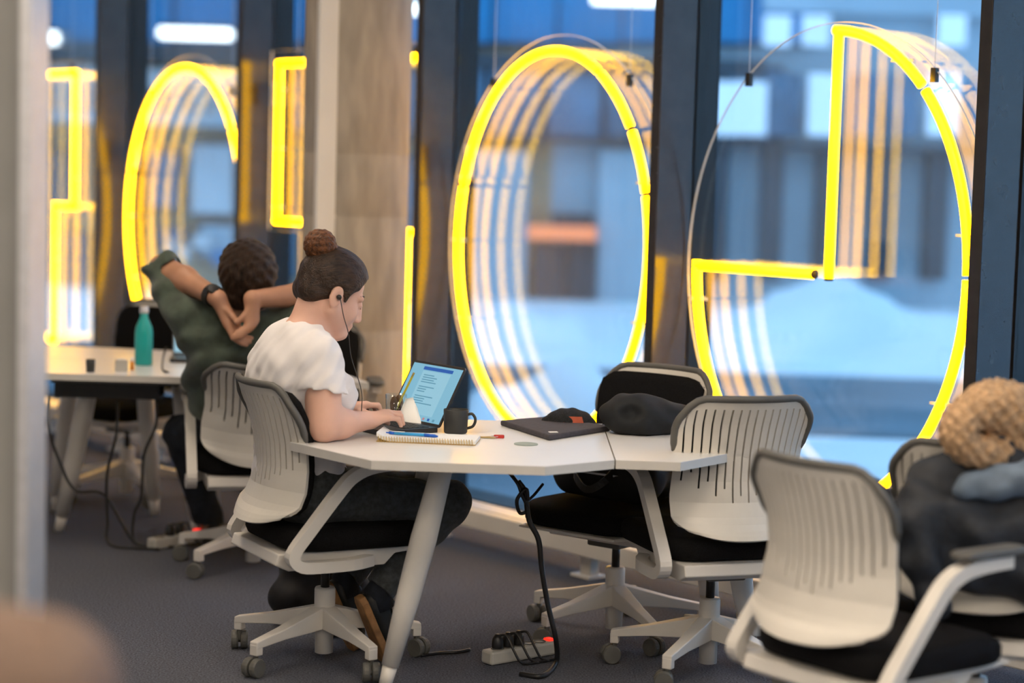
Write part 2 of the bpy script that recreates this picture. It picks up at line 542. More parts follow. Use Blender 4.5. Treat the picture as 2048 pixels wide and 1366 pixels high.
def ring_sign(bay, label):
    e = sign(bay, 'ring_neon_sign', label)
    panel(e, [(0.752 * math.cos(2 * PI * i / 96), 0.90 * math.sin(2 * PI * i / 96)) for i in range(96)])
    for a0, a1 in ((63, 162), (163.2, 275), (276.2, 317), (318, 376), (377.2, 396), (398, 421)):
        tube_part(e, epts(a0, a1, n=max(6, int(abs(a1 - a0) / 3))))
    for a in (62, 162.6, 275.6, 317.5, 376.6, 397):
        tube_part(e, epts(a - 0.55, a + 0.55, n=2), black_cap, TUBE_R * 0.8, 'end_cap')
    for a in (20, 70, 125, 160, 180, 205, 250, 300, 340):
        standoff(e, A_ * math.cos(math.radians(a)), B_ * math.sin(math.radians(a)))
    MB().box((-A_ * 0.94, 0.02, 0.36), (0.035, 0.03, 0.14)).build('transformer', acryl_edge, e, bevel=0.004)
    for s in (-1, 1):
        wire(e, s * 0.45, 0.70)
    return e
ring_sign(2, 'large yellow neon ring on a clear oval panel, right of the concrete column')
ring_sign(0, 'yellow neon ring on a clear oval panel, behind the man in green')

# ring with its upper left quarter cut out
e = sign(3, 'quarter_notched_neon_sign', 'yellow neon outline of a round with its upper left quarter cut out, far right')
e.location = WP(FIN0 + BAY * 3.5, SIGN_N, 1.222)
panel(e, [(0.752 * math.cos(2 * PI * i / 96), 0.90 * math.sin(2 * PI * i / 96)) for i in range(96)])
for a0, a1 in ((180, 245), (246.2, 316), (317, 360), (361, 408), (410, 449)):
    tube_part(e, epts(a0, a1, 0.662, 0.868, max(6, int((a1 - a0) / 3))))
tube_part(e, [(0.03, 0.868), (0.03, 0.40), (0.03, -0.03)])
tube_part(e, [(-0.662, -0.02), (-0.35, -0.02), (-0.045, -0.02)])
tube_part(e, [(0.03, -0.03), (0.03, -0.04)], black_cap, TUBE_R * 0.9, 'end_cap')
tube_part(e, [(-0.045, -0.02), (-0.035, -0.02)], black_cap, TUBE_R * 0.9, 'end_cap')
for a in (190, 230, 280, 330, 10, 60):
    standoff(e, 0.662 * math.cos(math.radians(a)), 0.868 * math.sin(math.radians(a)))
for s in (-1, 1):
    wire(e, s * 0.45, 0.70)

def poly_sign(bay, name, label, pts, pan, clips):
    e = sign(bay, name, label)
    panel(e, pan)
    for a, b in zip(pts, pts[1:] + pts[:1]):
        d = Vector((b[0] - a[0], b[1] - a[1])).normalized() * TUBE_R * 0.7
        tube_part(e, [(a[0] - d.x, a[1] - d.y), ((a[0] + b[0]) / 2, (a[1] + b[1]) / 2), (b[0] + d.x, b[1] + d.y)])
    for c in clips:
        standoff(e, *c)
    MB().box((pts[0][0] - 0.055, 0.02, pts[0][1] - 0.15), (0.035, 0.03, 0.12)).build('transformer', acryl_edge, e, bevel=0.004)
    for x in (pts[0][0] + 0.12, pts[1][0] - 0.12):
        wire(e, x, pts[0][1] + 0.03)
    return e
# bay 1: wide head, narrower stem (half hidden by the column)
poly_sign(1, 'tee_shaped_neon_sign', 'yellow neon outline of a wide T, half hidden by the concrete column',
          [(-0.605, 0.83), (0.66, 0.83), (0.66, 0.02), (0.545, 0.02), (0.545, -0.80), (-0.27, -0.80), (-0.27, 0.03), (-0.605, 0.03)],
          [(-0.745, 0.90), (0.745, 0.90), (0.745, -0.05), (0.63, -0.05), (0.63, -0.90), (-0.445, -0.90), (-0.445, -0.02), (-0.745, -0.02)],
          [(-0.605, 0.70), (-0.605, 0.40), (-0.605, 0.10), (0.545, -0.3), (0.66, 0.5)])
# bay -1: stepped outline at the far left
poly_sign(-1, 'stepped_neon_sign', 'yellow neon outline with a stepped right side, far left behind the table',
          [(-0.62, 0.83), (0.26, 0.83), (0.26, 0.03), (-0.01, 0.03), (-0.01, -0.80), (-0.62, -0.80)],
          [(-0.745, 0.90), (0.35, 0.90), (0.35, -0.03), (0.08, -0.03), (0.08, -0.90), (-0.745, -0.90)],
          [(0.26, 0.6), (0.26, 0.2), (-0.01, -0.3)])

# ================================================================== OUTDOORS
snow = mat('snow', (0.86, 0.88, 0.90), 0.8, var=0.05, scale=0.8, bump=0.4, bscale=4)
asphalt = mat('wet_asphalt', (0.10, 0.15, 0.19), 0.45, var=0.35, scale=0.7)
bld_blue = mat('blue_spandrel_glass', (0.0, 0.22, 0.46), 0.35, var=0.1, scale=1.2)
bld_glass = mat('far_window_glass', (0.10, 0.20, 0.30), 0.12, var=0.4, scale=0.9)
bld_light = mat('far_light_cladding', (0.42, 0.52, 0.58), 0.7, var=0.1, scale=0.8)
bld_dark = mat('far_dark_fascia', (0.045, 0.06, 0.075), 0.6, var=0.2, scale=1.0)
bld_beige = mat('far_beige_render', (0.50, 0.36, 0.23), 0.8, var=0.25, scale=0.7)
curtain = mat('far_curtain', (0.72, 0.74, 0.76), 0.8, var=0.12, scale=3, stretch=(6, 1, 0.4))
lit_win = mat('far_lit_window', (0.6, 0.7, 0.8), 0.5, emit=(0.55, 0.75, 1.0), power=0.75, var=0.1)
lamp_white = mat('far_lamp', (0.9, 0.9, 0.9), 0.5, emit=(1.0, 0.96, 0.88), power=5.0, var=0.01)
sign_orange = mat('far_orange_sign', (0.8, 0.25, 0.1), 0.5, emit=(1.0, 0.24, 0.09), power=1.0, var=0.05)
hill_mat = mat('winter_hillside', (0.14, 0.18, 0.23), 0.9, var=0.5, scale=0.35)

struct(MB().prism([(-40, 60), tuple(WP(-60, 0.80, 0)[:2]), tuple(WP(40, 0.80, 0)[:2]), (60, 60)], -0.5, -0.25).build('snow_ground', snow))
struct(MB().prism([(-30, 15.6), (34, 12.2), (34, 16.2), (-30, 20.2)], -0.249, -0.235).build('street', asphalt))
struct(MB().prism([tuple(WP(-20, 1.0, 0)[:2]), tuple(WP(9, 1.0, 0)[:2]), tuple(WP(9, 4.2, 0)[:2]), tuple(WP(-20, 4.2, 0)[:2])], -0.249, -0.236).build('forecourt_paving', asphalt))

YB = 28.0
def pxbox(mb, x0, y0, x1, y1, Ya, Yb):
    a = PY(x0, y0 if True else y1, Ya); b = PY(x1, y1, Ya)
    xm = 0.5 * (a.x + b.x)
    za = 1.55 - (y0 - (HORIZON + ROLL * ((x0 + x1) / 2 - 1024))) * Ya / FPX
    zb = 1.55 - (y1 - (HORIZON + ROLL * ((x0 + x1) / 2 - 1024))) * Ya / FPX
    mb.box((xm, (Ya + Yb) / 2, (za + zb) / 2), (abs(b.x - a.x), abs(Yb - Ya), abs(za - zb)))
    return mb
def zpx(y, Y):
    return 1.55 - (y - HORIZON) * Y / FPX

bd = empty('opposite_building', (0, YB, -0.25), 0, 'long low building across the street with blue upper glazing', 'building')
bd.location = (0, 0, 0)
def part_(name, m, x0, y0, x1, y1, Ya, Yb, parent=bd, **k):
    return pxbox(MB(), x0, y0, x1, y1, Ya, Yb).build(name, m, parent, **k)
MB().box((-8.0, 31.5, 3.2), (17.0, 6.0, 6.9)).build('wall', bld_beige, bd)
MB().box((6.2, 31.5, 3.2), (11.4, 6.0, 6.9)).build('wall', bld_light, bd)
# upper glazing
x = -420
while x < 1530:
    w = 128
    f_ = part_('window_frame', bld_dark, x, -70, x + w, 94, 28.35, 28.6)
    part_('pane', bld_blue, x + 5, -64, x + w - 5, 88, 28.30, 28.36, f_)
    x += w
part_('fascia', bld_dark, -420, 96, 1530, 130, 28.0, 28.6)
part_('fascia', bld_light, 1530, -70, 2500, 40, 28.2, 28.6)
# window strip right of the column
x = 500
while x < 1500:
    w = 118
    f_ = part_('window_frame', bld_dark, x, 134, x + w, 284, 28.2, 28.55)
    part_('pane', bld_glass, x + 8, 142, x + w - 8, 276, 28.15, 28.22, f_)
    x += w
part_('cornice', bld_dark, 500, 284, 2500, 296, 28.0, 28.5)
for i, x in enumerate((1418, 1478, 1545, 1620, 1700, 1780, 1860, 1940)):
    part_('pane', lit_win if i in (0, 1, 3, 6) else bld_glass, x, 165 if i < 2 else 150, x + 54, 272, 28.05, 28.2)
for x in (1555, 1632, 1905):
    part_('pane', lit_win, x - 26, 35, x + 26, 95, 28.1, 28.2)
# ground floor
for (x0, x1, m) in ((905, 1050, bld_light), (1200, 1330, bld_light)):
    part_('cladding_panel', m, x0, 300, x1, 610, 28.2, 28.5)
part_('door', bld_dark, 1068, 486, 1128, 612, 28.1, 28.4)
part_('door', bld_dark, 1136, 486, 1192, 612, 28.1, 28.4)
part_('door_canopy', bld_dark, 1105, 428, 1185, 450, 27.9, 28.4)
part_('light_sign', sign_orange, 1056, 452, 1192, 480, 27.8, 28.0)
for x in (1420, 1530, 1640, 1750, 1860):
    part_('pier', bld_dark, x, 296, x + 30, 560, 28.1, 28.5)
# terrace side
part_('terrace_band', curtain, -420, 132, 500, 222, 28.2, 28.5)
part_('slab_edge', bld_light, -420, 222, 500, 242, 27.4, 28.5)
for x0, x1, y0, y1, m in ((378, 468, 285, 432, curtain), (292, 360, 300, 420, bld_glass), (196, 262, 290, 430, bld_glass), (70, 140, 300, 430, bld_glass), (310, 372, 452, 500, bld_glass), (395, 470, 445, 520, bld_light), (520, 590, 320, 560, bld_glass), (815, 880, 310, 600, bld_glass), (70, 180, 460, 600, bld_glass)):
    f_ = part_('window_frame', bld_dark, x0, y0, x1, y1, 28.3, 28.52)
    part_('pane', m, x0 + 5, y0 + 5, x1 - 5, y1 - 5, 28.22, 28.32, f_)
for x0, y0, x1, y1, m in ((330, 480, 352, 505, curtain), (360, 490, 378, 520, curtain), (385, 470, 420, 496, curtain), (425, 500, 460, 530, bld_blue)):
    part_('notice_board', m, x0, y0, x1, y1, 28.1, 28.2)

rail = empty('terrace_railing', (0, 0, 0), 0, 'dark thin railing along the terrace edge opposite', 'railing')
for y in (172, 192, 210):
    pxbox(MB(), -420, y, 500, y + 3, 27.45, 27.48).build('rail_bar', bld_dark, rail)
for i in range(20):
    x = -410 + i * 46
    pxbox(MB(), x, 170, x + 4, 224, 27.43, 27.50).build('post', bld_dark, rail)

def lamp(x0, y0, x1, y1, label):
    o = empty('outdoor_lamp', (0, 0, 0), 0, label, 'lamp', 'strip lamps under the far fascia')
    pxbox(MB(), x0, y0, x1, y1, 27.0, 27.2).build('diffuser', lamp_white, o, bevel=0.03)
    pxbox(MB(), x0 + 4, y0 - 8, x1 - 4, y0, 27.02, 27.98).build('bracket', bld_dark, o)
lamp(315, 60, 462, 80, 'long white strip lamp left of the concrete column, outdoors')
lamp(1185, -14, 1315, 12, 'white strip lamp at the top edge above the large ring, outdoors')
lamp(800, 12, 838, 30, 'short white lamp glimpsed between column and dark fin, outdoors')
lamp(66, 66, 112, 90, 'short white lamp in the far left window bay, outdoors')

# snow banks and a parked snow covered car
def bank(name, x0, x1, Y, d, h, label, cat, seed):
    a = PY(x0, 600, Y); b = PY(x1, 600, Y)
    rnd = random.Random(seed)
    n, m_ = 22, 9
    rows = []
    for j in range(m_):
        t = -1 + 2 * j / (m_ - 1)
        row = []
        for i in range(n):
            s = -1 + 2 * i / (n - 1)
            z = h * max(0, (1 - t * t)) ** 0.7 * max(0, (1 - s ** 4)) ** 0.8 * (0.75 + 0.25 * math.sin(s * 5 + seed) + 0.1 * rnd.random())
            row.append((a.x + (b.x - a.x) * (s + 1) / 2, Y + d * t, -0.26 + z))
        rows.append(row)
    o = MB().rings(rows, closed=False, caps=False).build(name, snow, None, smooth=True)
    tag(o, label, cat, 'ploughed snow banks across the forecourt')
bank('snow_bank', 930, 1330, 14.6, 0.9, 0.42, 'low ploughed snow bank seen through the large ring', 'snow bank', 1)
bank('snow_bank', 1380, 1990, 21.5, 1.6, 0.75, 'broad snow heap behind the quarter-notched sign', 'snow bank', 2)
bank('snow_bank', 930, 1180, 22.0, 1.0, 0.35, 'flat snow strip in front of the far doors', 'snow bank', 3)
bank('snow_bank', -100, 480, 21.0, 1.2, 0.5, 'snow strip beyond the street at the far left', 'snow bank', 4)


# ================================================================== TABLES
TT = 0.72
def leg_mesh(mb, top, foot, r0=0.030, r1=0.040, r2=0.024):
    top, foot = Vector(top), Vector(foot)
    pts = [top.lerp(foot, t) for t in (0, 0.12, 0.35, 0.6, 0.9)]
    mb.tube(pts, [r0, r0 * 1.15, r1, r1 * 0.92, r2 * 1.1], 20)
    return top.lerp(foot, 0.9)
def table(name, poly, legs, label, cat='table', cx=None):
    cx = cx or (sum(p[0] for p in poly) / len(poly), sum(p[1] for p in poly) / len(poly))
    e = empty(name, (cx[0], cx[1], 0), 0, label, cat)
    lp = [(p[0] - cx[0], p[1] - cx[1]) for p in poly]
    MB().prism(lp, TT - 0.026, TT - 0.001).build('edge_band', table_edge, e)
    MB().prism([(x * 0.9995, y * 0.9995) for x, y in lp], TT - 0.001, TT).build('tabletop', table_white, e)
    MB().prism([(x * 0.62, y * 0.62) for x, y in lp], TT - 0.05, TT - 0.026).build('underframe', trim_grey, e, bevel=0.004)
    for (tx_, ty_), (fx, fy) in legs:
        mb = MB()
        q = leg_mesh(mb, (tx_ - cx[0], ty_ - cx[1], TT - 0.027), (fx - cx[0], fy - cx[1], 0.0))
        lg = mb.build('leg', frame_white, e, smooth=True)
        MB().tube([q, q.lerp(Vector((fx - cx[0], fy - cx[1], 0.0)), 0.98)], [0.023, 0.019], 16).build('foot_cap', frame_white, lg, smooth=True)
        MB().lathe([(0.05, -0.012), (0.06, 0.0)], 16, (tx_ - cx[0], ty_ - cx[1], TT - 0.028)).build('leg_bracket', trim_grey, lg)
    return e
L_, NL, NR, R_, FL_ = G(580, 884, TT), G(743, 921, TT), G(1090, 933, TT), G(1229, 920, TT), G(945, 840, TT)
ft = G(768, 1378)
HT = table('hexagonal_table', [(L_.x, L_.y), (NL.x, NL.y), (NR.x, NR.y), (R_.x, R_.y), (R_.x, 6.58), (-0.40, 6.60)],
      [((-0.19, 5.90), (ft.x, ft.y)), ((-0.24, 6.28), (-0.36, 6.52))],
      'white angular table holding the open laptop, woman seated at it')
MB().box((0.32 - HT.location.x, 6.22 - HT.location.y, TT - .036), (.70, .05, .018), .1).build('linking_beam', trim_grey, HT)
table('side_table', [(R_.x + 0.004, R_.y), (0.50, 5.74), (0.80, 6.13), (0.74, 6.33), (0.42, 6.56), (R_.x + 0.004, 6.56)],
      [((0.68, 6.22), (0.80, 6.30)), ((0.60, 6.36), (0.70, 6.52))],
      'white table butted against the right of the laptop table, black bundle on it')
tl = G(60, 745, TT); tr_ = G(738, 765, TT)
table('far_table', [(tl.x - 0.25, tl.y), (tr_.x, tr_.y), (tr_.x - 0.10, tr_.y + 0.25), (-1.12, 8.28), (tl.x - 0.25, 8.28)],
      [((-1.70, 8.05), (-1.87, 8.21)), ((-1.36, 8.10), (-1.29, 8.20)), ((-0.80, 7.78), (-0.70, 7.72)), ((-2.05, 8.0), (-2.12, 7.95))],
      'white table with the teal bottle, in front of the man in green')
table('back_table', [(tl.x - 0.25, 8.29), (-1.13, 8.29), (-1.32, 8.70), (tl.x - 0.25, 8.84)],
      [((-1.9, 8.62), (-2.0, 8.70)), ((-1.32, 8.46), (-1.25, 8.44)), ((-1.6, 8.60), (-1.55, 8.66))],
      'white table pushed behind the teal bottle table, near the glass')

# ================================================================== OFFICE CHAIRS
def interp(x, xs, ys):
    return float(np.interp(x, xs, ys))
def shell_pt(s, t):
    z = 0.462 + 0.428 * t
    y = interp(t, (0, .05, .12, .25, .42, .6, .8, 1), (-.285, -.272, -.245, -.222, -.212, -.218, -.240, -.275))
    w = interp(t, (0, .05, .12, .3, .45, .65, .85, .95, 1), (.178, .205, .220, .218, .208, .212, .222, .220, .212))
    a = abs(s)
    y += 0.062 * s * s
    z -= 0.055 * max(0, (a - .66) / .34) ** 2.2 * max(0, (t - .6) / .4)
    z += 0.028 * a ** 3 * max(0, 1 - t / .15)
    return Vector((s * w, y, z))
def make_chair():
    e = empty('office_chair', (0, 0, 0))
    # slotted shell
    NR_, slot = 17, 0.2
    edges = []
    for i in range(NR_):
        c = -1 + (2 * i + 1) / NR_
        hw = 1 / NR_
        edges += [c - hw * (1 - slot if i else 1), c + hw * (1 - slot if i < NR_ - 1 else 1)]
    rows = [0, .03, .06, .1, .15, .2, .25, .3, .35, .4, .46, .52, .58, .64, .7, .76, .82, .88, .93, .965, 1]
    mb = MB()
    n = len(edges)
    vs = [shell_pt(s, t) for t in rows for s in edges]
    fs = []
    for r in range(len(rows) - 1):
        tm = (rows[r] + rows[r + 1]) / 2
        for c in range(n - 1):
            if c % 2 == 1:                                        # a slot column
                i = c // 2
                end = 0.22 + 0.20 * abs(i - 7.5) / 8 + (0.05 if i % 2 else 0)
                if end < tm < 0.93:
                    continue
            fs.append((r * n + c, r * n + c + 1, (r + 1) * n + c + 1, (r + 1) * n + c))
    mb.add(vs, fs).build('back_shell', shell_white, e, smooth=False, solid=0.011)
    # grey edge along the top
    path = [shell_pt(-1, t) for t in (.62, .7, .78, .86, .92, .97)] + [shell_pt(s / 10, 1) for s in range(-10, 11)] + [shell_pt(1, t) for t in (.97, .92, .86, .78, .7, .62)]
    MB().tube(path, [0.006] + [0.0115] * (len(path) - 2) + [0.006], 8).build('top_trim', trim_grey, e, smooth=True)
    # black upholstery on the front of the back
    vs, fs = [], []
    ts = [.08 + .87 * i / 12 for i in range(13)]
    ss = [-.93 + 1.86 * i / 12 for i in range(13)]
    for t in ts:
        for s in ss:
            p = shell_pt(s, t); p.y += 0.028 + 0.008 * (1 - s * s)
            vs.append(p)
    for r in range(12):
        for c in range(12):
            fs.append((r * 13 + c, r * 13 + c + 1, (r + 1) * 13 + c + 1, (r + 1) * 13 + c))
    MB().add(vs, fs).build('back_cushion', black_fabric, e, smooth=True, solid=0.02)
    # seat
    rings = []
    for k, (sc, z) in enumerate(((.90, .388), (.97, .396), (1.0, .415), (1.0, .44), (.97, .455), (.88, .462))):
        pr = rrect(.47 * sc, .49 * sc, .11 * sc, 6)
        rings.append([(x, y + 0.03, z - 0.018 * max(0, (y - 0.1) / .14) ** 2 * (1 if z > .4 else .3)) for x, y in pr])
    MB().rings(rings).build('seat_cushion', black_fabric, e, smooth=True)
    pr = [(-.235, .386), (.285, .386), (.292, .378), (.15, .366), (.115, .332), (-.20, .332), (-.245, .352)]
    mb = MB().add([(x, y, z) for x in (-.195, .195) for y, z in pr], [tuple(range(7)), tuple(range(13, 6, -1))] + [(i, (i + 1) % 7, 7 + (i + 1) % 7, 7 + i) for i in range(7)])
    mb.build('seat_pan', frame_white, e, bevel=0.008)
    # arm loops
    for sgn in (-1, 1):
        x = sgn * .252
        pts = [(x * .8, .06, .352), (x * .97, -.02, .352), (x, -.13, .352), (x, -.185, .356), (x, -.212, .378), (x, -.205, .405), (x, -.15, .475), (x, -.06, .585), (x, -.02, .622), (x, .03, .643), (x, .10, .652), (x, .19, .655)]
        a = MB().tube(smooth_path(pts, 3), 0, flat=(0.019, 0.017), up=(sgn, 0.001, 0)).build('arm', frame_white, e, bevel=0.005)
        MB().rings([[(x + px * q, .12 + py * q, z) for px, py in rrect(.062, .24, .028, 4)] for q, z in ((.92, .670), (1, .675), (1, .684), (.92, .689))]).build('arm_pad', trim_grey, a, smooth=False)
    # lift
    MB().lathe([(.014, .225), (.014, .335)], 16).build('gas_lift', steel_black, e, smooth=True)
    MB().lathe([(.024, .022), (.029, .024), (.029, .10), (.033, .105), (.033, .225), (.03, .232)], 24).build('lift_sleeve', frame_white, e, smooth=True)
    MB().box((0, -.02, .325), (.13, .2, .035)).build('mechanism', trim_grey, e, bevel=.006)
    # five star base, each leg with its caster
    for k in range(5):
        a = 2 * PI * k / 5 + math.radians(6)
        R = Matrix.Rotation(a, 3, 'Z')
        def q(r, w, z0, z1):
            return [R @ Vector((r, -w, z0)), R @ Vector((r, w, z0)), R @ Vector((r, w, z1)), R @ Vector((r, -w, z1))]
        mb = MB().rings([q(.022, .026, .105, .175), q(.08, .024, .102, .160), q(.19, .019, .098, .132), q(.292, .016, .088, .112), q(.31, .016, .086, .108)])
        mb.rings([q(.284, .0155, .066, .10), q(.311, .0155, .066, .10)])
        lg = mb.build('base_leg', frame_white, e, bevel=.003)
        sw = a + random.uniform(-1.3, 1.3)
        off = Vector((math.cos(sw), math.sin(sw), 0)) * 0.012
        c = R @ Vector((.298, 0, 0)) + off
        ax = Matrix.Rotation(sw, 3, 'Z') @ Matrix.Rotation(PI / 2, 3, 'X')
        cm = MB()
        for dz in (-.015, .015):
            cm.lathe([(.008, dz - .011), (.027, dz - .011), (.030, dz - .006), (.030, dz + .006), (.027, dz + .011), (.008, dz + .011)], 18, (c.x, c.y, .030), ax)
        cm.lathe([(.010, -.012), (.010, .012)], 12, (c.x, c.y, .030), ax)
        cm.lathe([(.008, .032), (.008, .068)], 10, (c.x - off.x, c.y - off.y, 0))
        cm.build('caster', caster_grey, lg)
    return e
proto = make_chair()
WF = Vector((math.cos(math.radians(28)), math.sin(math.radians(28)), 0))       # the way the woman faces
HUB = G(625, 1318)
chairs = [
    ((HUB.x + 0.035, HUB.y), WF, 'white slotted swivel chair the woman in the white tee sits on'),
    ((-0.975, 7.58), (-0.22, 0.97), 'white slotted swivel chair the man in green leans back in'),
    ((0.645, 6.17), (-0.32, 0.95), 'white slotted swivel chair tucked under the side table, back to the camera'),
    ((0.37, 6.62), (-0.62, -0.78), 'swivel chair facing the camera under the side table, backpack on its black seat'),
    ((0.90, 4.80), (0.80, 0.60), 'nearest white slotted swivel chair, lower right, empty'),
    ((1.27, 5.26), (0.3, 0.95), 'swivel chair at the right border under the dark coat'),
    ((-1.76, 9.10), (-0.5, -0.87), 'black-fronted swivel chair behind the teal bottle, facing the camera'),
    ((-0.82, 8.17), (0.15, -0.99), 'black-fronted swivel chair half hidden behind the woman, before the column'),
]
CH = []
for i, ((x, y), F, lab) in enumerate(chairs):
    c = proto if i == 0 else copy_tree(proto)
    c.location = (x, y, 0)
    c.rotation_euler = (0, 0, face(F))
    tag(c, lab, 'chair', 'white slotted swivel chairs')
    CH.append(c)

# the man's chair is tipped back: its back leans with him
for ch in CH[1].children:
    if ch.name.split('.')[0] in ('back_shell', 'top_trim', 'back_cushion'):
        pv = Vector((0, -.20, .47))
        ch.matrix_basis = Matrix.Translation(pv) @ Matrix.Rotation(math.radians(26), 4, 'X') @ Matrix.Translation(-pv)

# ================================================================== PEOPLE
def rot(fwd, pitch=0.0, roll=0.0):
    """axes (forward, left, up) of a head: fwd in plan, pitch > 0 looks down"""
    f = np.array([fwd[0], fwd[1], 0.0]); f /= np.linalg.norm(f)
    l = np.array([-f[1], f[0], 0.0]); u = np.array([0, 0, 1.0])
    f2 = f * math.cos(pitch) - u * math.sin(pitch)
    u2 = u * math.cos(pitch) + f * math.sin(pitch)
    l2 = l * math.cos(roll) + u2 * math.sin(roll)
    u3 = u2 * math.cos(roll) - l * math.sin(roll)
    return np.stack([f2, l2, u3], 1)
def head(s, c, R, sc=1.0):
    c = np.array(c, float)
    T = lambda *p: c + R @ (np.array(p) * sc)
    s.ell(T(-.012, 0, .038), np.array((.095, .075, .088)) * sc, R, .02)
    s.ell(T(.030, 0, -.024), np.array((.066, .058, .076)) * sc, R, .02)
    for q in (-1, 1):
        s.cap(T(.0, q * .052, -.045), T(.064, q * .013, -.094), .022 * sc, .015 * sc, .03)       # jaw
        s.ell(T(.055, q * .038, -.032), np.array((.026, .022, .026)) * sc, R, .02)                # cheek
        s.cap(T(.083, q * .016, .022), T(.074, q * .046, .020), .010 * sc, .008 * sc, .012)       # brow
        s.ell(T(.092, q * .031, .002), np.array((.016, .017, .012)) * sc, R, .012, True)          # socket
        s.ell(T(.079, q * .031, .001), np.array((.0125, .0135, .0115)) * sc, R, .003)             # closed lid
        s.ell(T(.099, q * .011, -.040), np.array((.009, .008, .008)) * sc, R, .008)               # nostril wing
        # ear with a hollow
        s.ell(T(-.012, q * .076, -.008), np.array((.021, .008, .033)) * sc, R, .008)
        s.ell(T(-.006, q * .085, -.004), np.array((.012, .006, .020)) * sc, R, .005, True)
    s.cap(T(.092, 0, .010), T(.108, 0, -.034), .008 * sc, .0105 * sc, .012)                       # nose
    s.cap(T(.087, -.018, -.062), T(.087, .018, -.062), .0075 * sc, None, .008)                    # upper lip
    s.cap(T(.085, -.015, -.072), T(.085, .015, -.072), .0075 * sc, None, .006)                    # lower lip
    s.ell(T(.074, 0, -.094), np.array((.020, .022, .016)) * sc, R, .02)                           # chin
    return T
def finger(s, a, b, c, r0=.0088, r1=.0068):
    s.cap(a, b, r0, r0 * .92, .006); s.cap(b, c, r0 * .92, r1, .004)

